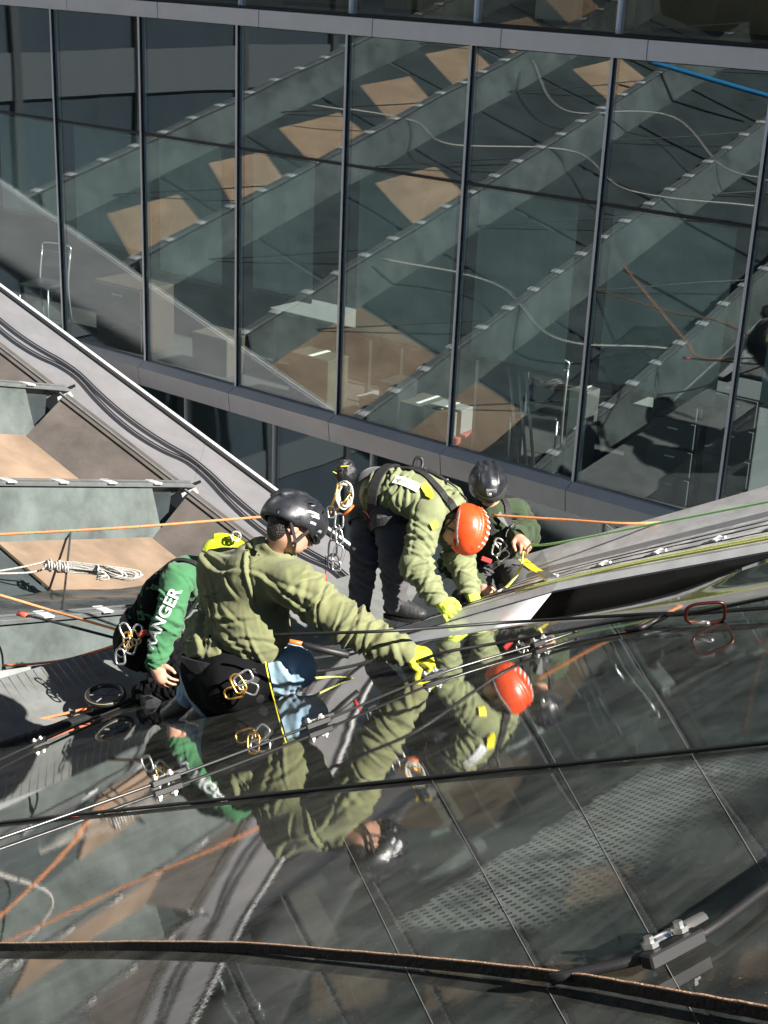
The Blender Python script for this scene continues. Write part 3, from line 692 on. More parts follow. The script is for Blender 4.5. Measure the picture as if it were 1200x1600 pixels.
def ribbon(name, path, w, m, parent, F=None, off=.006, th=.004, n=8, side=None):
    P = np.array(curve(path, n))
    if F is not None: P, nr = F.snap(P, off)
    else: nr = np.tile(side if side is not None else np.array([0, 0, 1.]), (len(P), 1))
    T = np.gradient(P, axis=0); T /= np.linalg.norm(T, axis=1, keepdims=True) + 1e-9
    S = np.cross(T, nr); S /= np.linalg.norm(S, axis=1, keepdims=True) + 1e-9
    A, B = P - S * w / 2, P + S * w / 2; k = len(P); g = MB()
    vs = list(A) + list(B) + list(A + nr * th) + list(B + nr * th); fs = []
    for i in range(k - 1):
        fs += [(i, i + 1, k + i + 1, k + i), (2 * k + i, 3 * k + i, 3 * k + i + 1, 2 * k + i + 1), (i, 2 * k + i, 2 * k + i + 1, i + 1), (k + i, k + i + 1, 3 * k + i + 1, 3 * k + i)]
    fs += [(0, k, 3 * k, 2 * k), (k - 1, 3 * k - 1, 4 * k - 1, 2 * k - 1)]
    return g.add(vs, fs).build(name, m, parent, smooth=False)

# cloth and gear materials
def cloth(name, base, vary=.10, rough=.95, bs=260, b=.12): return mat(name, base, rough, vary=vary, vscale=7, bump=b, bscale=bs, spec=.2, sheen=.15)
M_HOOD = cloth('olive_fleece', (.178, .188, .094), .18)
M_HOOD2 = cloth('olive_fleece_light', (.20, .222, .118), .18)
M_GREEN = cloth('dark_green_cloth', (.040, .060, .032))
M_SHIRT = cloth('green_shirt', (.05, .165, .075))
M_JEAN = cloth('pale_denim', (.27, .41, .53), .25, bs=160)
M_TROU = cloth('grey_trousers', (.060, .062, .066))
M_TROU2 = cloth('charcoal_trousers', (.085, .083, .092))
M_BLKC = mat('black_cloth', (.006, .006, .007), .9, bump=.1, bscale=260, spec=.1)
M_SKIN = mat('skin', (.50, .27, .19), .5, vary=.10, vscale=12, bump=.05, bscale=90)
M_HAIR = mat('dark_hair', (.015, .012, .010), .6, bump=.6, bscale=120)
M_GLV = mat('yellow_glove', (.58, .56, .03), .65, vary=.14, vscale=20, bump=.3, bscale=70)
M_GLV2 = mat('lime_glove', (.56, .72, .08), .7, vary=.12, vscale=20, bump=.3, bscale=70)
M_HELB = mat('black_helmet', (.020, .022, .027), .38, vary=.3, vscale=18, coat=.1, rvary=.15)
M_HELO = mat('orange_helmet', (.74, .075, .016), .36, coat=.15, vary=.08, vscale=14, rvary=.14)
M_HELY = mat('lime_helmet', (.55, .66, .02), .35, coat=.2)
M_WEB = mat('black_webbing', (.014, .014, .015), .7, bump=.3, bscale=150)
M_YEL = mat('yellow_webbing', (.78, .66, .03), .6, bump=.2, bscale=150)
M_LABEL = mat('white_label', (.70, .72, .74), .6)
M_ORP = mat('orange_plastic', (.75, .16, .03), .4)
M_REDP = mat('red_tape', (.55, .04, .04), .5)
M_GOLD = mat('gold_alloy', (.75, .42, .08), .3, .9)
M_BOOT = mat('boot_leather', (.035, .035, .038), .5, vary=.3, vscale=20, bump=.3, bscale=40)
M_SOLE = mat('boot_sole', (.012, .012, .012), .8)
M_GREYW = mat('grey_webbing', (.16, .16, .17), .7)

def head_parts(F, c, f, u, r, neck, k=.02):          # skull, face, ears, neck; c = head centre
    ax = (f, r, u); c = np.array(c)
    F.ell(c + u * .025 - f * .008, ax, (.098, .077, .093), k)           # skull
    F.ell(c - u * .035 + f * .022, ax, (.078, .062, .078), .03)         # face
    F.ell(c - u * .088 + f * .050, ax, (.030, .034, .022), .025)        # chin
    F.cone(c + f * .094 - u * .005, c + f * .116 - u * .042, .009, .0135, .012)   # nose
    F.ell(c + f * .088 - u * .068, ax, (.016, .026, .010), .010)        # lips
    F.ell(c + f * .086 + u * .012, ax, (.018, .055, .012), .015)        # brow
    for s in (-1, 1):
        F.ell(c + r * s * .079 - f * .012 - u * .018, (unit(f - r * s * .35), unit(u), unit(r * s + f * .35)), (.019, .033, .010), .006)
        F.ell(c + f * .088 + r * s * .033 - u * .006, ax, (.012, .016, .011), .006, cut=True)
    F.cone(c - f * .03 - u * .05, neck, .056, .062, .03)
def hand_parts(F, wrist, d, pn, side, curl=.6, sc=1., k=.005, spread=.2, grow=0., thumb=1.):
    # d: direction of the fingers, pn: palm normal (side the fingers curl to), side: +1 thumb on cross(d, pn) side
    d = unit(d); pn = unit(np.array(pn) - d * (np.array(pn) @ d)); t = np.cross(d, pn) * side; w = np.array(wrist, float)
    g = grow
    F.chain([w, w + d * .03 * sc, w + d * .085 * sc], [.027 * sc + g, .031 * sc + g, .036 * sc + g], .02)
    F.ell(w + d * .058 * sc, (d, t, pn), (.052 * sc + g, .044 * sc + g, .019 * sc + g), .02)
    lens = [.078, .086, .080, .062]
    for i in range(4):
        o = (1.5 - i) * .0235 * sc; b = w + d * (.092 - .004 * abs(i - 1)) * sc + t * o
        dd = unit(d + t * (1.5 - i) * spread); L = lens[i] * sc; cu = curl * (1 + .12 * i); p = b; ang = 0; rr = .0105 * sc + g
        for j, fr in enumerate((.45, .32, .25)):
            ang += cu * (.55, .75, .55)[j]; q = p + (dd * math.cos(ang) + pn * math.sin(ang)) * L * fr
            F.cone(p, q, rr * (1 - .10 * j), rr * (1 - .10 * (j + 1)), k * .6); p = q
    b = w + d * .028 * sc + t * .028 * sc; m = b + (d * .5 + t * .75 * thumb + pn * .25) * .042 * sc; e = m + (d * .85 + t * .28 * thumb + pn * .45) * .034 * sc
    e2 = e + (d * .9 + pn * .45 - t * .05) * .026 * sc
    F.chain([b, m, e, e2], [.017 * sc + g, .0135 * sc + g, .0115 * sc + g, .0095 * sc + g], k)
def boot(F, ankle, d, up, sc=1., sh=None):
    d = unit(d); up = unit(up); sh = up if sh is None else sh; r = np.cross(d, up); a = np.array(ankle, float)
    F.cone(a + unit(sh) * .075, a, .056 * sc, .054 * sc, .02); F.cone(a, a + d * .11 - up * .045, .052 * sc, .046 * sc, .02)
    F.ell(a - up * .045 - d * .02, (d, r, up), (.065 * sc, .043 * sc, .045 * sc), .02)
    F.ell(a + d * .09 - up * .062, (d, r, up), (.105 * sc, .047 * sc, .032 * sc), .03)
    F.ell(a + d * .15 - up * .058, (d, r, up), (.055 * sc, .048 * sc, .034 * sc), .02)
    F.half(a - up * .092, -up, a, .3)
def sole(parent, ankle, d, up, sc=1.):
    d = unit(d); up = unit(up); r = np.cross(d, up); a = np.array(ankle, float); pts = []
    for t in np.linspace(0, 2 * math.pi, 24, endpoint=False):
        x = math.cos(t); y = math.sin(t); X = .062 + .148 * x; Yw = (.044 + .006 * x) * y * sc
        pts.append((X * sc, Yw))
    g = MB(); vs = [a + d * x + r * y - up * .115 for x, y in pts] + [a + d * x + r * y - up * .088 for x, y in pts]
    fs = [tuple(range(24))[::-1], tuple(range(24, 48))] + [(i, (i + 1) % 24, 24 + (i + 1) % 24, 24 + i) for i in range(24)]
    return g.add(vs, fs).build('sole', M_SOLE, parent)
def helmet(parent, c, f, u, r, m, style, text=None):
    c = np.array(c) + u * .038 - f * .004; ax = (f, r, u)
    F = Field(c - .21, c + .21, .0055)
    F.ell(c, ax, (.148, .122, .118), 0)
    F.ell(c + f * .02 + u * .005, ax, (.150, .112, .112), .01)
    F.ell(c - f * .06 - u * .035, ax, (.088, .108, .080), .03)              # nape
    for s in (-1, 0, 1):                                                     # raised ribs
        for t in np.linspace(-.9, 1.0, 12):
            q = c + (f * math.sin(t) * .146 + u * math.cos(t) * .117) * (1 if s == 0 else .93) + r * s * .052
            F.ell(q - (q - c) * .03, ax, (.026, .012 if s else .016, .012), .012)
    if style == 'vents':
        for s in (-1, 1):
            for k, (t, yy) in enumerate(((.15, .074), (.62, .078), (.2, .100), (-.45, .082), (.95, .062))):
                q = c + f * math.sin(t) * .13 + u * math.cos(t) * (.105 if k != 2 else .06) + r * s * yy
                F.ell(q, (unit(f * math.cos(t) - u * math.sin(t)), unit(r * s * .6 + u), unit(r * s - u * .6)), (.030, .009, .030), .004, cut=True)
    # brim line: higher at the front and over the ears
    F.half(c - u * .055 + f * .0, unit(-u - f * .10), None)
    F.ell(c - u * .085 + f * .02, (f, r, u), (.060, .30, .042), .01, cut=True)
    F.ell(c - u * .012, ax, (.132, .106, .104), 0, cut=True)                 # hollow
    o = fmesh('helmet', F, m, parent, relax=1)
    # front visor lip
    pts = [c + f * .142 * math.cos(t) * 1.02 + r * .118 * math.sin(t) - u * (.047 + .012 * math.cos(t) ** 2) for t in np.linspace(-.9, .9, 14)]
    MB().tube(pts, [.004 + .006 * math.sin(math.pi * i / 13) for i in range(14)], 8).build('visor_lip', m, o, smooth=True)
    for s in (-1, 1):
        for t in (.75, -.8):
            q = c + f * .142 * math.sin(t) + r * s * .118 * math.cos(t) - u * .028
            MB().bar(q - f * .016, q + f * .016, .014, .016, u).build('lamp_clip', M_YEL if style == 'visor' else M_GREYW, o, bevel=.003)
    # chin strap
    for s in (-1, 1):
        a0 = c + r * s * .104 - u * .05 + f * .045; a1 = c + r * s * .105 - u * .05 - f * .05; j = c + r * s * .079 - u * .118 + f * .015; ch = c - u * .158 + f * .055
        for nm, A, B in (('strap', a0, j), ('strap', a1, j), ('strap', j, ch + r * s * .012)):
            MB().bar(A, B, .014, .003, r).build(nm, M_WEB, o)
    if style == 'visor':
        F2 = Field(c - .22, c + .22, .0055); F2.ell(c + f * .008 - u * .02, ax, (.158, .126, .105), 0)
        F2.ell(c + f * .004 - u * .02, ax, (.150, .120, .120), 0, cut=True); F2.half(c + u * .012, u); F2.half(c - u * .085 - f * .0, unit(-u)); F2.half(c + f * .02, -f)
        fmesh('visor', F2, mat('smoked_visor', (.05, .052, .055), .18, coat=.5), o)
        q = c + f * .155 + u * .028
        MB().bar(q - r * .035, q + r * .035, .022, .032, u).build('headlamp', M_GREYW, o, bevel=.005)
        MB().tube([q + f * .008 - u * .018 + r * .012, q + f * .026 - u * .018 + r * .012], .014, 12).build('lamp_lens', M_STEEL, o, smooth=True)
    if style == 'race':   # white ladder marks over the crown and a black band
        for k, t in enumerate(np.linspace(-.75, 1.05, 9)):
            q = c + (f * math.sin(t) * .158 + u * math.cos(t) * .129); tg = unit(f * math.cos(t) - u * math.sin(t))
            MB().bar(q - r * .028, q + r * .028, .013, .004, unit(q - c)).build('white_mark', M_LABEL, o)
        pts = [c + f * .150 * math.cos(t) + r * .124 * math.sin(t) - u * .030 for t in np.linspace(0, 2 * math.pi, 40)]
        ribbon('head_band', [p for p in pts], .018, mat('patterned_band', (.02, .02, .02), .6, base2=(.25, .25, .26), vscale=60), o, None, n=1, side=u) if False else MB().tube(pts[:-1], .007, 6, True).build('head_band', mat('patterned_band', (.02, .02, .02), .6, base2=(.25, .25, .26), vscale=60), o)
    return o, F, c
def text_on(name, s, org, right, up, size, F, m, parent, off=.003, into=None):
    cu = bpy.data.curves.new(name, 'FONT'); cu.body = s; cu.size = 1; cu.align_x = 'CENTER'; cu.align_y = 'CENTER'; cu.offset = .02
    tmp = bpy.data.objects.new(name, cu); col.objects.link(tmp); dg = bpy.context.evaluated_depsgraph_get(); me = bpy.data.meshes.new_from_object(tmp.evaluated_get(dg))
    bpy.data.objects.remove(tmp)
    bm = bmesh.new(); bm.from_mesh(me); bmesh.ops.triangulate(bm, faces=bm.faces); bmesh.ops.subdivide_edges(bm, edges=[e for e in bm.edges if e.calc_length() > .12], cuts=2)
    co = np.array([v.co[:] for v in bm.verts]); P = np.array(org) + co[:, :1] * size * right + co[:, 1:2] * size * up
    if into is not None:
        into = unit(into); P = P - into * .2; live = np.ones(len(P), bool)
        for _ in range(60):
            d = F.sample(P); live &= d > off; P = P + into * np.where(live, np.clip(d - off, .0015, .05), 0)[:, None]
    elif F is not None: P, _ = F.snap(P, off)
    for v, p in zip(bm.verts, P): v.co = p
    bm.to_mesh(me); bm.free(); me.materials.clear(); me.materials.append(m); o = bpy.data.objects.new(name, me); return link(o, parent)
def carabiner(name, c, d, nrm, L, W, r, m, parent=None):
    d = unit(d); nrm = unit(nrm); s = np.cross(d, nrm); pts = []
    for t in np.linspace(0, 2 * math.pi, 28, endpoint=False):
        x, y = math.cos(t), math.sin(t); e = .55
        pts.append(np.array(c) + d * L / 2 * math.copysign(abs(x) ** e, x) + s * W / 2 * math.copysign(abs(y) ** e, y) * (1 + .15 * x))
    return MB().tube(pts, r, 8, True).build(name, m, parent, smooth=True)
# ------------------------------------------------------------------ people
def bounds(pts, pad): P = np.array(pts); return P.min(0) - pad, P.max(0) + pad
UP = np.array([0, 0, 1.])
def person(label, J, hd, cfg):
    t = empty('person', label, 'person', 'rope access workers on the roof'); t.location = (0, 0, 0)
    g = lambda k: J[k]
    f, u, r = hd; HC = J['head']
    allp = list(J.values())
    # body under the clothes: one continuous mesh
    B = Field(*bounds(allp, .28), .0065)
    head_parts(B, HC, f, u, r, g('neck'))
    for s in 'RL':
        B.chain([g('neck'), g('sh' + s)], [.055, .05], .04)
        B.chain([g('sh' + s), g('el' + s), g('wr' + s)], [.050, .040, .026], .03)
        B.chain([g('hip' + s), g('kn' + s), g('an' + s)], [.082, .055, .038], .03)
        B.chain([g('an' + s), g('an' + s) + cfg['foot' + s] * .12 - cfg['fup' + s] * .05], [.036, .032], .02)
        hd_ = cfg['hand' + s]
        hand_parts(B, g('wr' + s), hd_['d'], hd_['pn'], hd_['side'], hd_.get('curl', .6), spread=hd_.get('spread', .2))
    B.chain([g('neck'), g('chest'), g('pelvis')], [.07, .115, .11], .05)
    B.chain([g('hipR'), g('pelvis'), g('hipL')], [.10, .12, .10], .04)
    fmesh('body', B, M_SKIN, t, relax=1)
    hF_ = Field(HC - .2, HC + .2, .007); hF_.ell(HC + u * .02 - f * .02, (f, r, u), (.100, .083, .095), 0); hF_.ell(HC - f * .055 - u * .04, (f, r, u), (.05, .066, .06), .02)
    hF_.half(HC + f * .055, f); hF_.ell(HC - f * .01 - u * .03 , (f, r, u), (.035, .2, .05), .01, cut=True); hF_.ell(HC + f * .09 - u * .05, (f, r, u), (.09, .2, .12), .01, cut=True)
    fmesh('hair', hF_, M_HAIR, t, lambda v, n: .003 * vnoise(v * 60, 1), relax=1)
    # top
    H = Field(*bounds(allp, .3), .0072); ease = cfg.get('ease', .022)
    ca = unit(g('shR') - g('shL')); sp = unit(g('neck') - g('pelvis')); fr = np.cross(sp, ca) * cfg.get('front', 1)
    mid = (g('shR') + g('shL')) / 2
    H.ell(g('chest'), (ca, sp, fr), (cfg.get('cw', .165) + ease, .22, cfg.get('ct', .115) + ease), .05)
    H.ell(g('pelvis') * .72 + g('chest') * .28, (ca, sp, fr), (cfg.get('cw', .165) - .005 + ease, .16, cfg.get('ct', .115) + ease), .06)
    H.chain([g('shL'), mid, g('shR')], [.068 + ease * .6, .09 + ease, .068 + ease * .6], .06)
    for s in 'RL':
        cf = g('wr' + s) + unit(g('el' + s) - g('wr' + s)) * cfg.get('cuff', .01)
        H.chain([g('sh' + s), g('el' + s), cf], [.062 + ease, .050 + ease, .034 + ease * .8], .035)
        H.cone(cf, cf + unit(g('el' + s) - g('wr' + s)) * .03, .030 + ease * .4, .034 + ease * .8, .01)
    hem = g('pelvis') - sp * cfg.get('hem', .04)
    H.half(hem, -sp, hem, .42) if cfg.get('hemcut', True) else None
    if cfg.get('hood'):
        nb = g('neck') + sp * .0
        for a in np.linspace(0, 2 * math.pi, 14, endpoint=False):
            p = nb + (ca * math.cos(a) * .088 + fr * math.sin(a) * .085) + sp * (.030 - .035 * math.sin(a))
            H.ell(p, (ca, fr, sp), (.038, .038, .038), .02)
        H.ell(nb - fr * .095 - sp * .045, (ca, fr, sp), (.105, .045, .085), .03)
        H.ell(nb - fr * .12 - sp * .0, (ca, fr, sp), (.07, .025, .03), .01, cut=True)
    elif cfg.get('collar', True):
        H.cone(g('neck') - sp * .03, g('neck') + sp * .03, .082, .072, .03)
    H.cone(g('neck') + sp * .02, HC - u * .06 - f * .02, .060, .070, .01, cut=True)
    bones = [(g('pelvis'), g('neck'), .19, 75, .0), (g('chest'), g('pelvis'), .19, 80, 1.0)] + [(g('sh' + s), g('el' + s), .08, 70, .8) for s in 'RL'] + [(g('el' + s), g('wr' + s), .065, 75, .3) for s in 'RL'] + [(g('wr' + s), g('el' + s), .06, 45, .9) for s in 'RL']
    fmesh(cfg['topname'], H, cfg['top'], t, cloth_folds(bones, cfg.get('amp', .010), cfg['seed']), relax=2)
    for s in 'RL':
        ax_ = unit(g('el' + s) - g('wr' + s)); c0 = g('wr' + s) + ax_ * (cfg.get('cuff', .01) - .03); Fc = Field(c0 - .1, c0 + .1, .005)
        Fc.cone(c0, c0 + ax_ * .055, .036 + ease * .25, .040 + ease * .4, 0); Fc.half(c0, -ax_); Fc.half(c0 + ax_ * .055, ax_)
        fmesh('cuff', Fc, cfg['top'], t, lambda v, n: .0025 * np.sin(np.arctan2((v - c0) @ unit(np.cross(ax_, UP)), (v - c0) @ np.cross(ax_, unit(np.cross(ax_, UP)))) * 16), relax=1)
    # trousers
    T = Field(*bounds([g(k) for k in ('pelvis', 'hipR', 'hipL', 'knR', 'knL', 'anR', 'anL')], .25), .0085); e2 = cfg.get('tease', .018)
    T.chain([g('hipR'), g('pelvis'), g('hipL')], [.112 + e2, .125 + e2, .112 + e2], .05)
    T.cone(g('pelvis'), g('pelvis') + sp * .12, .125 + e2, .13 + e2 * .5, .04)
    for s in 'RL': T.chain([g('hip' + s), g('kn' + s), g('an' + s) - unit(g('kn' + s) - g('an' + s)) * .005], [.098 + e2, .070 + e2, .054 + e2], .035)
    b2 = [(g('hip' + s), g('kn' + s), .11, 40, .8) for s in 'RL'] + [(g('kn' + s), g('an' + s), .08, 45, .5) for s in 'RL'] + [(g('an' + s), g('kn' + s), .07, 25, .8) for s in 'RL']
    fmesh('trousers', T, cfg['trousers'], t, cloth_folds(b2, .0075, cfg['seed'] + 9), relax=2)
    # boots
    for s in 'RL':
        d = cfg['foot' + s]; up = cfg['fup' + s]; an = g('an' + s); Fb = Field(an - .3, an + .3, .007); boot(Fb, an, d, up, 1., g('kn' + s) - an)
        o = fmesh('boot', Fb, M_BOOT, t, relax=1); sole(o, an, d, up)
        for k in range(4):
            q = an + unit(d) * (.045 + .024 * k) - unit(up) * (.012 + .009 * k); rr = np.cross(unit(d), unit(up))
            MB().tube(curve([q - rr * .03, q + unit(up) * .012, q + rr * .03], 4), .003, 5).build('lace', M_GREYW, o)
    # gloves
    for s in 'RL':
        hd_ = cfg['hand' + s]
        if hd_.get('glove'):
            w = g('wr' + s); G = Field(w - .26, w + .26, .0045)
            hand_parts(G, w, hd_['d'], hd_['pn'], hd_['side'], hd_.get('curl', .6), grow=.0035, spread=hd_.get('spread', .2))
            G.cone(w - unit(hd_['d']) * .035, w + unit(hd_['d']) * .01, .036, .034, .01)
            fmesh('glove', G, hd_['glove'], t, lambda v, n: .0016 * vnoise(v * 90, 2), relax=1)
    ho, hF, hc = helmet(t, HC, f, u, r, cfg['helmet'], cfg['hstyle'])
    return t, H, T, (ca, sp, fr), (ho, hF, hc)
def head_frame(fpx, upx, base):       # directions given as picture offsets with depth
    f = at(base[0] + fpx[0], base[1] + fpx[1], base[2] + fpx[2]) - at(*base); u = at(base[0] + upx[0], base[1] + upx[1], base[2] + upx[2]) - at(*base)
    return ortho(f, u)
def dirp(p, q): return unit(at(*q) - at(*p))

# A: kneeling man in the olive hoodie, arm stretched to the cable
JA = dict(head=at(456, 822, 6.52), neck=at(424, 875, 6.60), chest=at(386, 950, 6.66), pelvis=at(336, 1060, 6.74),
          shR=at(458, 910, 6.43), shL=at(340, 892, 6.74), elR=at(548, 980, 6.36), wrR=at(632, 1019, 6.32), elL=at(350, 985, 7.0), wrL=at(430, 1015, 7.1),
          hipR=at(362, 1066, 6.60), hipL=at(325, 1058, 6.86), knR=at(462, 1044, 6.62), knL=at(452, 1030, 6.98), anR=at(330, 1100, 6.74), anL=at(300, 1085, 7.05))
hA = head_frame((80, 38, .12), (-12, -80, 0), (458, 822, 6.55))
flat = MN
footA = dirp((330, 1098, 6.72), (250, 1118, 6.85))
cfgA = dict(topname='hoodie', top=M_HOOD, trousers=M_JEAN, hood=True, helmet=M_HELB, hstyle='vents', seed=1, amp=.0115, ease=.036, cw=.20, ct=.118, hem=.13, cuff=.0,
            handR=dict(d=dirp((634, 1019, 6.32), (690, 1030, 6.32)), pn=dirp((660, 1000, 6.3), (660, 1040, 6.4)), side=-1, curl=.75, glove=M_GLV),
            handL=dict(d=dirp((430, 1015, 7.1), (480, 1025, 7.05)), pn=-UP, side=1, curl=.8, glove=M_GLV),
            footR=footA, fupR=flat, footL=footA, fupL=flat)
pA, HA, TA, frA, helA = person('kneeling worker in olive hoodie and black helmet, gloved arm stretched to the cable', JA, hA, cfgA)

# B: worker bent double in the orange helmet
JB = dict(head=at(722, 826, 8.72), neck=at(697, 800, 8.86), chest=at(650, 772, 8.95), pelvis=at(590, 768, 9.1),
          shR=at(668, 806, 8.74), shL=at(700, 782, 9.05), elR=at(648, 884, 8.66), wrR=at(686, 938, 8.60), elL=at(716, 868, 8.98), wrL=at(736, 924, 8.86),
          hipR=at(606, 790, 9.0), hipL=at(577, 784, 9.2), knR=at(616, 872, 8.92), knL=at(570, 864, 9.08), anR=at(618, 940, 8.98), anL=at(562, 942, 9.15))
hB = head_frame((-8, 70, -.06), (70, 4, -.10), (722, 826, 8.72))
cfgB = dict(topname='hoodie', top=M_HOOD2, trousers=M_TROU2, hood=True, helmet=M_HELO, hstyle='race', seed=2, amp=.0115, ease=.038, hem=.06, cuff=.02,
            handR=dict(d=dirp((688, 938, 8.62), (708, 958, 8.55)), pn=dirp((700, 950, 8.6), (700, 960, 8.75)), side=1, curl=.35, glove=M_GLV2),
            handL=dict(d=dirp((736, 926, 8.86), (748, 955, 8.8)), pn=dirp((740, 940, 8.8), (725, 945, 8.85)), side=1, curl=.45, glove=M_GLV2),
            footR=dirp((614, 940, 8.98), (665, 946, 8.9)), fupR=unit(UP + .3 * MN), footL=dirp((565, 942, 9.15), (588, 975, 8.9)), fupL=unit(UP))
pB, HB, TB, frB, helB = person('worker bent double in olive hoodie and orange helmet, lime gloves on the gutter', JB, hB, cfgB)

# C: crouching worker in dark green with the visored black helmet
JC = dict(head=at(762, 760, 9.22), neck=at(768, 796, 9.36), chest=at(772, 842, 9.4), pelvis=at(768, 893, 9.5),
          shR=at(735, 810, 9.36), shL=at(806, 803, 9.40), elR=at(706, 878, 9.25), wrR=at(750, 917, 9.02), elL=at(822, 834, 9.22), wrL=at(808, 838, 9.02),
          hipR=at(755, 898, 9.45), hipL=at(785, 896, 9.48), knR=at(752, 926, 9.12), knL=at(812, 905, 9.1), anR=at(722, 935, 9.45), anL=at(800, 930, 9.45))
hC = head_frame((12, 50, -.30), (0, -70, -.12), (762, 760, 9.22))
fC = dirp((752, 926, 9.1), (722, 930, 9.5))
cfgC = dict(topname='jacket', top=M_GREEN, trousers=M_TROU, hood=False, helmet=M_HELB, hstyle='visor', seed=3, ease=.028, hem=.02, cuff=.02,
            handR=dict(d=dirp((752, 917, 9.02), (772, 932, 8.95)), pn=dirp((760, 925, 9), (755, 935, 9.05)), side=1, curl=.7),
            handL=dict(d=dirp((812, 846, 9.02), (826, 860, 8.95)), pn=dirp((815, 850, 9), (805, 858, 9.05)), side=-1, curl=.9),
            footR=fC, fupR=MN, footL=fC, fupL=MN)
pC, HC_, TC, frC, helC = person('crouching worker in dark green jacket and black visor helmet behind the bent worker', JC, hC, cfgC)

# D: hunched worker in the green shirt at the left
k_ = .45
JD = dict(head=at(350, 880, 7.75 + k_), neck=at(308, 897, 7.8 + k_), chest=at(264, 932, 7.82 + k_), pelvis=at(220, 1000, 7.9 + k_),
          shR=at(278, 906, 7.60 + k_), shL=at(316, 900, 8.04 + k_), elR=at(262, 975, 7.5 + k_), wrR=at(242, 1040, 7.5 + k_), elL=at(340, 970, 8.0 + k_), wrL=at(372, 1020, 7.9 + k_),
          hipR=at(218, 1012, 7.76 + k_), hipL=at(236, 1005, 8.02 + k_), knR=at(318, 1052, 7.62 + k_), knL=at(335, 1040, 7.9 + k_), anR=at(226, 1084, 7.74 + k_), anL=at(252, 1078, 7.98 + k_))
hD = head_frame((70, 45, .0), (25, -70, -.0), (345, 872, 7.75))
fD = dirp((228, 1088, 7.72), (255, 1100, 7.5))
cfgD = dict(topname='shirt', top=M_SHIRT, trousers=M_BLKC, hood=False, helmet=M_HELY, hstyle='vents', seed=4, ease=.024, hem=.0, amp=.009, cuff=.015,
            handR=dict(d=dirp((246, 1030, 7.5), (262, 1060, 7.45)), pn=dirp((250, 1040, 7.5), (262, 1038, 7.55)), side=1, curl=.7),
            handL=dict(d=dirp((372, 1020, 7.9), (395, 1030, 7.85)), pn=-UP, side=1, curl=.7),
            footR=fD, fupR=unit(MN + .4 * UP), footL=fD, fupL=unit(MN + .4 * UP))
pD, HD, TD, frD, helD = person('hunched worker in green long-sleeved shirt and lime helmet at the far left', JD, hD, cfgD)
# ------------------------------------------------------------------ harnesses and worn gear
def padded(name, F0, p, q, r0, r1, m, parent, off=.012):      # a padded loop round a limb
    c = (np.array(p) + np.array(q)) / 2; F = Field(c - .3, c + .3, .0075); F.cone(p, q, r0 + off, r1 + off, 0)
    d = unit(np.array(q) - np.array(p)); F.half(p, -d); F.half(q, d); return fmesh(name, F, m, parent, relax=2)
def hoop(H, c, ax, n1, n2, rad): return [c + rad * (n1 * math.cos(t) + n2 * math.sin(t)) for t in np.linspace(0, 2 * math.pi, 17)]
def harness(pp, J, H, T, fr, web=M_WEB, chest=True):
    ca, sp, f_ = fr
    w = hoop(T, J['pelvis'] + sp * .06, sp, ca, f_, .2); Fm = Field(*bounds([J['pelvis']], .45), .01); Fm.a[:] = .5
    ribbon('waist_belt', w, .06, web, pp, H if cfgA is None else H, .012, .012, 2)
    for s in 'RL':
        a, b = J['hip' + s], J['kn' + s]; c = a * .62 + b * .38; d = unit(b - a); n1 = unit(np.cross(d, UP + .01)); n2 = np.cross(d, n1)
        ribbon('leg_loop', hoop(T, c, d, n1, n2, .14), .05, web, pp, T, .010, .010, 2)
    if chest:
        for s in 'RL':
            m = J['sh' + s] * .55 + J['neck'] * .45
            ribbon('shoulder_strap', [J['pelvis'] - f_ * .16 + sp * .08, J['chest'] - f_ * .2 + (m - J['chest']) * .4, m - f_ * .12 + sp * .08, m + sp * .16, m + f_ * .13 + sp * .06, J['chest'] + f_ * .2], .042, web, pp, H, .008, .005, 6)
for pp, J, H, T, fr in ((pA, JA, HA, TA, frA), (pB, JB, HB, TB, frB), (pC, JC, HC_, TC, frC), (pD, JD, HD, TD, frD)):
    harness(pp, J, H, T, fr, chest=(pp is not pA))
# kneeling man: black thigh pads with yellow piping, belt gear
S2 = Field(TA.lo, TA.lo + (TA.n - 1) * TA.h, TA.h); S2.a = TA.a[:S2.n[0], :S2.n[1], :S2.n[2]] - .020; S2.n = np.array(S2.a.shape)
for s in 'RL':
    a, b = JA['hip' + s], JA['kn' + s]; S2.half(a + (b - a) * .60, b - a, b, .24); S2.half(JA['an' + s], JA['an' + s] - JA['kn' + s] * .5 - JA['hip' + s] * .5, JA['an' + s], .3)
shorts = fmesh('thigh_guard', S2, M_BLKC, pA, lambda v, n: .004 * vnoise(v * 20, 1), relax=2)
for s in 'RL':
    a, b = JA['hip' + s], JA['kn' + s]; c = a + (b - a) * .58; d = unit(b - a); n1 = unit(np.cross(d, UP)); n2 = np.cross(d, n1)
    P, _ = S2.snap(np.array(hoop(None, c, d, n1, n2, .13)[:-1]), .003)
    MB().tube(P, .004, 6, True).build('piping', M_YEL, shorts, smooth=True)
ca, sp, f_ = frA
for k, (x, y, dp) in enumerate([(372, 1068, 6.36), (388, 1074, 6.38), (366, 1082, 6.40), (380, 1060, 6.36)]):
    carabiner('carabiner', at(x, y, dp), dirp((0, 0, 6), (8 + 5 * k, 14 - 9 * k, 6)), CZ, .085, .05, .005, M_STEEL if k % 2 else M_GOLD, pA)
text_on('helmet_print', 'ASCENT', np.array(helA[2]) + hA[2] * .125 - hA[1] * .012 + hA[0] * .01, hA[0], hA[1], .034, helA[1], M_LABEL, helA[0], .002) if False else None
MB().tube([at(442, 1000, 6.9), at(472, 1006, 6.88)], .012, 8).build('tool_tip', M_ORP, pA, smooth=True)
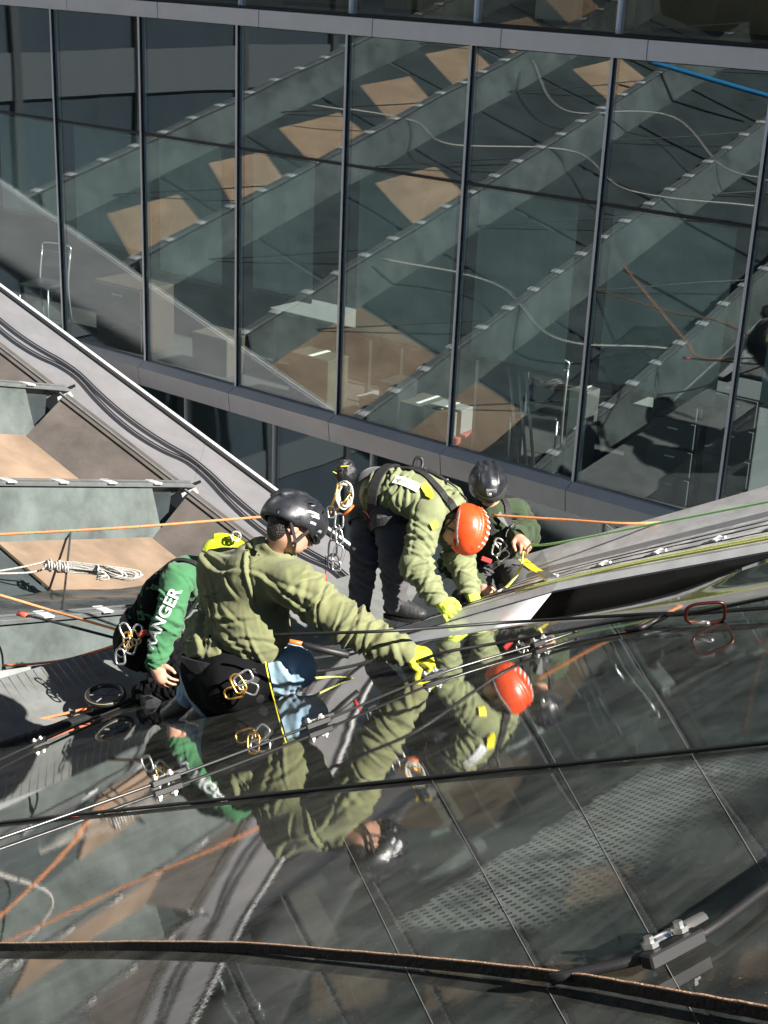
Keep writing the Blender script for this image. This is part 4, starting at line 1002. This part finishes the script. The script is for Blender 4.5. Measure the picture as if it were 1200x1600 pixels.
MB().tube([at(472, 1006, 6.88), at(478, 1009, 6.88), at(545, 1024, 6.85)], [.010, .018, .018], 8).build('tool_grip', M_BLACK, pA, smooth=True)
# white marks on the kneeling man's helmet side
ho, hF, hc = helA
f, u, r = hA
for k, (x, z, L, a) in enumerate([(.03, .028, .07, .15), (.045, .016, .05, .2), (.02, -.012, .085, .0), (-.035, .0, .03, 1.3)]):
    P0 = hc + r * .11 + f * (x - L / 2) + u * (z - a * L / 2 if a < 1 else z - .02); P1 = hc + r * .11 + f * (x + L / 2 if a < 1 else x) + u * (z + a * L / 2 if a < 1 else z + .02)
    ribbon('reflective_mark', [P0, (P0 + P1) / 2, P1], .010, M_LABEL, ho, hF, .0015, .0012, 5)
# bent man: pouch, rope bundle, hardware chain, label, yellow tabs
q = at(540, 738, 9.0); F = Field(q - .14, q + .14, .007)
F.ell(q, (CX, CY, CZ), (.068, .075, .06), .01); F.ell(q + CY * .05, (CX, CY, CZ), (.045, .03, .045), .02)
pch = fmesh('pouch', F, mat('black_nylon', (.015, .016, .018), .45, bump=.5, bscale=60), pB, lambda v, n: .006 * (1 - 2 * abs(vnoise(v * 26, 3))), relax=1)
MB().bar(at(532, 729, 8.9), at(545, 728, 8.9), .006, .022, CZ).build('pouch_tab', M_YEL, pch, bevel=.002)
MB().bar(at(520, 737, 8.92), at(526, 740, 8.92), .006, .02, CZ).build('pouch_tab', M_YEL, pch, bevel=.002)
ro = random.Random(5); M_ROPEW = mat('pale_rope', (.52, .51, .44), .8, vary=.35, vscale=60, bump=.4, bscale=200)
def bundle(cx_, cy_, dp, w, h, n, r, m, parent, name='rope_loop'):
    for k in range(n):
        a = ro.uniform(-.35, .35); ww = w * ro.uniform(.5, 1); hh = h * ro.uniform(.8, 1.1); pts = []
        for t in np.linspace(0, 2 * math.pi, 18, endpoint=False):
            x = ww * math.cos(t); y = hh * math.sin(t); x, y = x * math.cos(a) - y * math.sin(a), x * math.sin(a) + y * math.cos(a)
            pts.append(at(cx_ + x + ro.uniform(-2, 2) * .5, cy_ + y, dp + .02 * math.sin(t * 2 + k) + k * .006 - .03))
        MB().tube(pts, r, 6, True).build(name, m, parent, smooth=True)
bundle(538, 774, 8.96, 14, 21, 7, .0075, M_ROPEW, pB)
for (a, b_, m, r_) in [((528, 755), (516, 796), M_GOLD, .007), ((548, 770), (524, 798), M_GOLD, .006), ((552, 790), (534, 806), M_ORP, .008)]:
    MB().tube(curve([at(*a, 8.93), at((a[0] + b_[0]) / 2 + 2, (a[1] + b_[1]) / 2, 8.9), at(*b_, 8.93)], 5), r_, 7).build('sling', m, pB, smooth=True)
for k, (x, y, L, W, m) in enumerate([(518, 800, .07, .045, M_STEEL), (530, 814, .09, .05, M_STEEL), (524, 832, .10, .045, M_WIRE), (530, 838, .09, .04, M_STEEL), (520, 856, .10, .05, M_DARK), (528, 864, .10, .055, M_STEEL), (521, 877, .09, .07, M_DARK), (526, 884, .06, .05, M_STEEL)]):
    carabiner('carabiner', at(x, y, 8.94), dirp((0, 0, 6), (3 - k % 3 * 4, 20, 6)), CZ, L, W, .0065, m, pB)
MB().tube([at(509, 896, 8.95), at(508, 902, 8.95), at(507, 914, 8.95)], [.004, .014, .012], 8).build('red_tag', M_REDP, pB, smooth=True)
MB().tube(curve([at(509, 868, 8.95), at(508, 885, 8.95), at(509, 896, 8.95)], 5), .003, 5).build('tag_cord', M_DARK, pB)
ca, sp, f_ = frB
P0, P1 = at(612, 742, 8.8), at(655, 762, 8.75)
o = ribbon('back_label', [P0, (P0 + P1) / 2, P1], .060, M_LABEL, pB, HB, .009, .003, 6)
for k in range(9):
    q = P0 + (P1 - P0) * (.12 + .09 * k); w_ = unit(P1 - P0) * .006
    ribbon('print_stroke', [q - w_ + CY * .006 * math.sin(k * 2.3), q + CY * .004 * math.cos(k * 3.1), q + w_ - CY * .006 * math.sin(k * 1.7)], .004, M_BLACK, o, HB, .0125, .001, 4)
for P in ([at(662, 752, 8.75), at(672, 766, 8.7), at(668, 776, 8.7)], [at(676, 815, 8.62), at(682, 820, 8.6), at(686, 826, 8.6)]):
    ribbon('yellow_tab', P, .05, M_YEL, pB, HB, .012, .006, 5)
MB().tube(curve([at(646, 730, 9.0), at(650, 717, 9.0), at(658, 716, 9.0), at(660, 726, 9.0), at(655, 740, 8.98)], 5), .012, 8).build('haul_loop', M_BLACK, pB, smooth=True)
ribbon('pocket_stripe', [at(558, 803, 9.0), at(568, 806, 8.95), at(579, 809, 8.95)], .016, mat('pink_trim', (.62, .20, .18), .6), pB, TB, .008, .004, 5)
# crouching man: rope tail in his hand, red chest tab, watch cuff of brown fur trim
ribbon('chest_strap', [at(778, 790, 9.1), at(785, 815, 9.05), at(793, 838, 9.05)], .045, M_GREYW, pC, HC_, .014, .005, 5)
MB().bar(at(752, 872, 9.05), at(768, 878, 9.05), .03, .02, CZ).build('red_tab', M_REDP, pC, bevel=.004)
for k, (x, y) in enumerate([(782, 850), (790, 858), (776, 858), (798, 848), (786, 868)]):
    carabiner('carabiner', at(x, y, 9.05), dirp((0, 0, 6), (10 - 6 * k, 10, 6)), CZ, .08, .05, .006, M_DARK if k % 2 else M_STEEL, pC)
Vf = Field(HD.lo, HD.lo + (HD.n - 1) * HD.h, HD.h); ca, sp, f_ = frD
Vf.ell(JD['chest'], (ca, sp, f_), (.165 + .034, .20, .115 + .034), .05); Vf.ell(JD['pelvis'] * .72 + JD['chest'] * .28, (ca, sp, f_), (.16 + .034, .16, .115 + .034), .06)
fmesh('shade_vest', Vf, M_BLKC, pD, cloth_folds([(JD['pelvis'], JD['neck'], .19, 60, .5)], .006, 33), relax=2)  # black layer added to paint the shade on his torso
# hunched man: sleeve print, hip hardware
A, Bp = at(282, 930, 7.9), at(254, 990, 7.9)
ax_ = unit(Bp - A); 
text_on('sleeve_print', 'RANGER', at(256, 966, 7.95), -ax_, unit(np.cross(CZ, ax_)), .092, HD, M_LABEL, pD, .016, CZ)
for k, (x, y, m) in enumerate([(196, 985, M_STEEL), (200, 1000, M_GOLD), (206, 1010, M_STEEL), (192, 1015, M_DARK), (210, 996, M_GOLD), (188, 1026, M_STEEL), (214, 988, M_STEEL)]):
    carabiner('carabiner', at(x, y, 8.02), dirp((0, 0, 6), (6 - 5 * (k % 4), 12, 6)), CZ, .085, .05, .006, m, pD)
MB().tube(curve([at(218, 994, 7.98), at(226, 988, 7.96), at(236, 990, 7.98)], 4), .016, 8).build('orange_pouch', mat('coral_nylon', (.75, .14, .08), .6), pD, smooth=True)
bundle(368, 838, 8.1, 9, 7, 4, .006, M_ROPEW, pD, 'rope_loop')

# ------------------------------------------------------------------ cables of the restraint system
def rope(name, pts, r, m, label, cat='rope', group=None, n=10, seg=8, ext=0., ext0=0.):
    pts = [np.array(p, float) for p in pts]
    if ext: pts = pts + [pts[-1] + unit(pts[-1] - pts[-2]) * ext]
    if ext0: pts = [pts[0] + unit(pts[0] - pts[1]) * ext0] + pts
    o = MB().tube(curve(pts, n), r, seg).build(name, m, None, smooth=True); tag(o, label, cat, group); return o
def clamp(parent, c, d, up, s=1., m=M_BLACK):
    d = unit(d); up = unit(up); sd = np.cross(d, up)
    MB().bar(c - d * .055 * s, c + d * .055 * s, .026 * s, .022 * s, up).build('clamp_block', m, parent, bevel=.003 * s)
    MB().tube([c - d * .012 * s - sd * .034 * s + up * .004, c + d * .10 * s - sd * .034 * s + up * .004], .010 * s, 10).build('clamp_rod', M_STEEL, parent, smooth=True)
    for k in (-.03, .03):
        q = c + d * k * s - sd * .012 * s
        MB().tube([q + up * .008 * s, q + up * .028 * s], .0075 * s, 6).build('bolt', M_STEEL, parent)
        MB().tube([q + up * .012 * s, q + up * .020 * s], .013 * s, 6).build('nut', M_STEEL, parent)
OFF = .016
def wire(label, px, r, clamps, m, s=1., ext=None, cm=M_BLACK):
    t = empty('wire_cable', label, 'cable', 'wire cables clamped over the membrane')
    P = [on_film(x, y, OFF) for x, y in px]
    if ext is not None: P = P + [P[-1] + unit(P[-1] - P[-2]) * ext]
    MB().tube(curve(P, 8), r, 8).build('wire', m, t, smooth=True)
    for (x, y) in clamps:
        c = on_film(x, y, OFF); d = unit(P[-1] - P[0]); clamp(t, c, d, MN, s, cm)
    return t
wire('thin wire cable with steel clamps crossing the membrane below the kneeling worker', [(-120, 1352), (0, 1310), (260, 1218), (500, 1128), (680, 1055), (850, 1003), (905, 985)], .0055, [(258, 1219), (496, 1130), (676, 1056), (846, 1004)], M_WIRE)
wire('dark wire cable with black clamps along the valley edge at left', [(-60, 1215), (0, 1187), (60, 1160), (190, 1105), (300, 1068)], .006, [(62, 1159)], M_WIRE, .9)
wire('thick black cable with a large bolted clamp at the lower right corner', [(860, 1530), (1060, 1478), (1200, 1385), (1330, 1290)], .008, [(1052, 1482)], M_CABLE, .95)
rope('black_line', [on_film(x, y, .007) for x, y in [(-150, 1301), (0, 1285), (300, 1254), (600, 1222), (900, 1192), (1200, 1160), (1400, 1139)]], .006, M_CABLE, 'straight black line stretched right across the membrane', 'cable', ext=2.5, ext0=.6)
M_HOSE = mat('brown_hose', (.085, .042, .022), .55, vary=.25, vscale=30, bump=.2, bscale=90)
bp = np.array(curve([on_film(x, y, .0) for x, y in [(-150, 1482), (0, 1488), (200, 1487), (380, 1490), (500, 1500), (700, 1519), (900, 1543), (1050, 1570), (1200, 1598), (1350, 1630)]], 8))
bs_ = empty('edge_strap', 'dark strap with a sunlit upper edge painted tan, lying across the bottom of the picture', 'strap')
def wallstrip(name, P, z0, z1, th, m):
    n_ = len(P); sd = unit(-CZ + MN * (CZ @ MN)); A = P + MN * z0; B = P + MN * z1; g = MB()
    vs = list(A) + list(B) + list(B - sd * th) + list(A - sd * th)
    g.add(vs, [(k * n_ + i, k * n_ + i + 1, ((k + 1) % 4) * n_ + i + 1, ((k + 1) % 4) * n_ + i) for k in range(4) for i in range(n_ - 1)] + [(0, n_, 2 * n_, 3 * n_), (n_ - 1, 2 * n_ - 1, 3 * n_ - 1, 4 * n_ - 1)]); return g.build(name, m, bs_)
jit = np.array([MN * .0012 * mnoise.noise(Vector((i * .7, 0, 0))) for i in range(len(bp))])
wallstrip('strap_web', bp + jit, .0015, .0175, .006, mat('dark_strap', (.020, .012, .009), .7, vary=.4, vscale=30, bump=.3, bscale=120))
wallstrip('strap_lit_edge', bp + jit, .0178, .0198, .007, mat('sunlit_strap_tan', (.55, .34, .22), .7, vary=.25, vscale=60, bump=.4, bscale=200))  # tan colour paints the sliver that catches the sun
# black cables held by the kneeling worker
c1 = [at(430, 992, 6.25), at(520, 989, 6.15), at(620, 985, 6.1), at(800, 972, 6.4), on_film(1000, 960, .04), on_film(1085, 956, .04), on_film(1200, 934, .05), on_film(1330, 912, .05)]
rope('black_cable', c1, .0075, M_CABLE, 'upper black cable running past the kneeling worker arm to the carabiner', 'cable', ext=2.0)
c2 = [at(655, 1032, 6.27), at(700, 1018, 6.22), at(800, 1001, 6.2), on_film(980, 968, .03), on_film(1085, 959, .03), on_film(1200, 950, .03), on_film(1330, 945, .03)]
rope('black_cable', c2, .0075, M_CABLE, 'lower black cable gripped by the kneeling worker yellow glove', 'cable', ext=2.0)
sl_ = rope('black_sling', [on_film(1045, 960, .03), on_film(1020, 972, .02), on_film(1000, 981, .015), on_film(978, 983, .015)], .011, M_CABLE, 'short black sling end hanging beside the carabiner', 'sling')
k = carabiner('carabiner', on_film(1102, 958, .05), CX + .06 * CY, CZ + .5 * CY, .145, .085, .0065, mat('dark_red_alloy', (.06, .010, .008), .3, .5))
tag(k, 'dark red carabiner clipped over the black cables at right', 'carabiner')
MB().tube([on_film(1083, 972, .03), on_film(1106, 974, .03)], .0095, 8).build('lock_sleeve', M_STEEL, k, smooth=True)
# orange ropes
M_OR = mat('orange_rope', (.80, .30, .12), .8, vary=.3, vscale=120, bump=.4, bscale=250)
M_OR2 = mat('orange_rope_deep', (.80, .20, .08), .8, vary=.3, vscale=120, bump=.4, bscale=250)
G_OR = 'orange work ropes'
rope('orange_rope', [at(-150, 841, 9.15), at(0, 835, 9.12), at(200, 824, 9.0), at(405, 808, 9.05), at(520, 800, 9.1)], .0085, M_OR, 'orange rope running level from the left edge behind the kneeling worker helmet', 'rope', G_OR, ext0=2.5)
rope('orange_rope', [at(768, 805, 9.06), at(880, 812, 8.8), at(990, 818, 8.56), at(1100, 811, 8.66), at(1200, 800, 8.82), at(1330, 780, 9.0)], .0085, M_OR, 'orange rope from the orange helmet to the right edge', 'rope', G_OR, ext=2.5)
rope('orange_rope', [at(-120, 898, 9.0), at(0, 930, 9.04), at(90, 957, 9.04), at(190, 986, 8.55)], .0085, M_OR, 'straight orange rope falling to the hunched worker hip', 'rope', G_OR, ext0=1.5)
rope('orange_rope', [at(-100, 1036, 9.7), at(0, 1040, 9.5), at(90, 1033, 9.2), at(150, 1018, 8.8), at(192, 1004, 8.5)], .0085, M_OR2, 'sagging orange rope just above the tread plate at left', 'rope', G_OR)
rope('orange_rope', [V(-6.28, 6.3, zfilm(-6.0, 6.3) - Z0 + .05), V(-6.1, 5.6, zfilm(-6.0, 5.6) - Z0 + .06), V(-5.86, 5.0, zfilm(-5.86, 5.0) - Z0 + .06), V(-5.7, 4.75, zfilm(-5.7, 4.75) - Z0 + .05)], .008, M_OR2, 'short orange rope lying across the tread plate', 'rope', G_OR)
# ropes on the right beam
M_GR = mat('green_rope', (.12, .48, .10), .8, base2=(.55, .75, .45), vscale=160)
M_YR = mat('yellow_green_rope', (.62, .66, .10), .8, base2=(.80, .82, .40), vscale=120, bump=.4, bscale=200)
def on_beam(x, y, q):
    ln = rows[3] * (1 - q) + rows[4] * q; s = ln[1:-1]; pr = []
    r_ = ray(x, y); best = None
    for i in range(len(ln) - 1):
        for w in np.linspace(0, 1, 20):
            P = ln[i] * (1 - w) + ln[i + 1] * w; d = P - CAM; c = (d @ r_) / np.linalg.norm(d)
            if best is None or c > best[0]: best = (c, P)
    return best[1]
def beamline(q, x0, x1, dz=.015):
    ln = rows[3] * (1 - q) + rows[4] * q; return [p + np.array([0, 0, dz]) for p in ext_line(ln, np.linspace(x0, x1, 8))]
rope('green_rope', [at(822, 850, 9.0)] + [on_y(x, y, -2.62) + np.array([0, 0, .0]) for x, y in [(860, 850), (1000, 823), (1200, 784), (1320, 760)]], .007, M_GR, 'green flecked rope stretched from the crouching worker hand to the right', 'rope', 'ropes along the right beam', ext=2.0)
rope('yellow_rope', beamline(.90, -3.95, 1.2, .02), .009, M_YR, 'upper of two yellow ropes lying along the right beam', 'rope', 'ropes along the right beam')
rope('yellow_rope', beamline(.97, -3.98, 1.2, .02), .007, M_YR, 'lower of two yellow ropes lying along the right beam', 'rope', 'ropes along the right beam')
st = empty('ratchet_strap', 'yellow webbing strap with a steel buckle between the crouching worker and the beam', 'strap')
e_ = on_y(864, 909, -3.12) + np.array([0, 0, .01]); s_ = at(816, 874, 9.0)
ribbon('webbing', [s_, s_ * .6 + e_ * .4 + np.array([0, 0, -.01]), s_ * .3 + e_ * .7], .055, M_YEL, st, None, side=unit(CY - CZ), n=6)
bk = s_ * .2 + e_ * .8
o = MB().bar(s_ * .32 + e_ * .68, e_, .075, .03, unit(CY - CZ)).build('buckle', M_STEEL, st, bevel=.008)
MB().bar(bk - CX * .03 - CZ * .02, bk + CX * .03 - CZ * .02, .03, .02, unit(CY - CZ)).build('lever', M_GOLD, o, bevel=.004)
rope('green_rope', [at(818, 862, 8.92), at(816, 880, 8.88), at(806, 900, 8.86), at(790, 918, 8.88), at(772, 930, 8.92), at(740, 945, 8.8), at(690, 962, 8.75)], .009, M_YR, 'pale green rope tail passing between the crouching worker hands', 'rope', 'ropes along the right beam')
# black cords along the left beam
G_C = 'black cords along the left beam'
for k_, (dz, lb) in enumerate(((-.20, 'upper black cord lying along the pale left beam'), (-.235, 'lower black cord lying along the pale left beam'))):
    pts = []
    for a in np.arange(-14.5, -6.4, .25):
        ph = ((a + 8.9) / 1.7) % 1.0; sag = .065 * math.sin(math.pi * ph) * (1 + .15 * k_) + (.03 * k_ * math.sin(math.pi * ph))
        fz = dz - sag + .02
        pts.append(V(a, .80 + .22 * (-fz) / .5 + .014, ztop(a) + fz))
    rope('safety_line', pts, .0065, M_CABLE, lb, 'line', G_C, n=3)
# coil of pale rope on the tarpaulin
co_ = empty('rope_coil', 'hank of pale rope wound up on the dark tarpaulin', 'rope'); M_PR = mat('white_rope', (.50, .48, .44), .8, vary=.3, vscale=80, bump=.4, bscale=200)
ro = random.Random(11)
for k in range(13):
    j = lambda s: ro.uniform(-s, s); e = 225 - ro.uniform(0, 60)
    pts = [at(72 + j(5), 884 + j(6), 10.7), at(100 + j(4), 882 + j(5), 10.6), at(150, 886 + j(6), 10.5), at(e - 12, 895 + j(6), 10.4), at(e, 900 + j(4), 10.38), at(e - 14, 903 + j(4), 10.4), at(150, 894 + j(5), 10.52), at(98 + j(5), 890 + j(5), 10.6)]
    MB().tube(curve(pts, 5), .006, 6).build('strand', M_PR, co_, smooth=True)
for k in range(8):
    x = 74 + k * 4.2; pts = [at(x + 6 * math.cos(t) * .5, 883 + (7 + 2.5 * math.sin(k * 2.1)) * math.sin(t) + k * .6, 10.6 - .06 * math.cos(t)) for t in np.linspace(0, 2 * math.pi, 14, endpoint=False)]
    MB().tube(pts, .0065, 6, True).build('wrap', M_PR, co_, smooth=True)
for pts in ([(70, 878), (40, 885), (0, 892), (-60, 900)], [(95, 876), (60, 892), (20, 896), (-50, 896)]):
    MB().tube(curve([at(x, y, 10.65) for x, y in pts], 6), .008, 6).build('tail', M_PR, co_, smooth=True)
# red-tipped pole
po = empty('pole', 'dark pole with a red cap lying towards the hunched worker', 'pole')
MB().tube([at(44, 962, 9.1), at(62, 966, 9.05), at(195, 1001, 8.6)], .009, 8).build('shaft', M_DARK, po, smooth=True)
MB().tube([at(28, 959, 9.15), at(42, 961.5, 9.11)], .016, 10).build('cap', mat('red_cap', (.75, .10, .05), .4), po, smooth=True)
# rubber wheel lying by the hunched worker
wh = empty('trolley_wheel', 'black spoked wheel with a yellow rim beside the hunched worker boot', 'wheel'); wc = at(165, 1086, 8.25); e_1 = unit(CX); e_2 = unit(CZ * .9 + CY * .44); wn_ = np.cross(e_1, e_2)
def ringpts(rad, off): return [wc + wn_ * off + rad * (e_1 * math.cos(t) + e_2 * math.sin(t)) for t in np.linspace(0, 2 * math.pi, 28, endpoint=False)]
MB().tube(ringpts(.105, 0), .016, 8, True).build('tyre', M_BLACK, wh, smooth=True)
MB().tube(ringpts(.112, .008), .005, 6, True).build('rim', mat('pale_rim', (.50, .47, .25), .5), wh, smooth=True)
for k in range(6):
    t = k * math.pi / 3; MB().tube([wc, wc + .10 * (e_1 * math.cos(t) + e_2 * math.sin(t))], .004, 6).build('spoke', M_GREYW, wh)
# blue pipe on the strips behind the camera, mirrored in the upper right panes
rope('blue_pipe', [LP(-10.75, 10.2, .14), LP(-9.9, 10.5, .14), LP(-9.0, 10.85, .14)], .035, mat('blue_plastic', (.02, .22, .50), .4), 'blue pipe lying across cap strips, mirrored in the upper right pane', 'pipe')
# ratchet rods and loose gear by the feet
rope('black_rope', [at(480, 1050, 6.75), at(520, 1046, 6.9), at(560, 1038, 7.2), at(600, 1024, 7.5)], .008, M_CABLE, 'black rope leaving the kneeling worker knee towards the beam', 'rope')
rope('black_rope', [at(470, 1062, 6.72), at(520, 1058, 6.75), at(570, 1064, 6.6), at(608, 1078, 6.35)], .006, M_YR, 'thin olive cord curving over the membrane beside the kneeling worker knee', 'cord')

# pale ropes strewn over the strips behind the camera, mirrored in the panes
for n_, (p, lb) in enumerate([([(-13.2, 5.5), (-12.2, 6.4), (-11.4, 6.2), (-10.3, 7.6), (-9.2, 7.2), (-8.0, 8.4)], 'loose pale rope over the strips, mirrored in the middle upper panes'),
                              ([(-12.0, 9.0), (-11.0, 8.4), (-9.8, 9.3), (-8.6, 8.9), (-7.4, 9.8)], 'loose pale rope over the strips, mirrored in the right hand panes'),
                              ([(-10.4, 3.6), (-9.3, 4.4), (-8.2, 4.0), (-7.3, 5.0)], 'loose pale rope mirrored low in the middle panes')]):
    rope('pale_rope', [LP(a, b, .05 - .10 * (k % 2)) for k, (a, b) in enumerate(p)], .010, M_PR, lb, 'rope', 'loose ropes behind the camera')
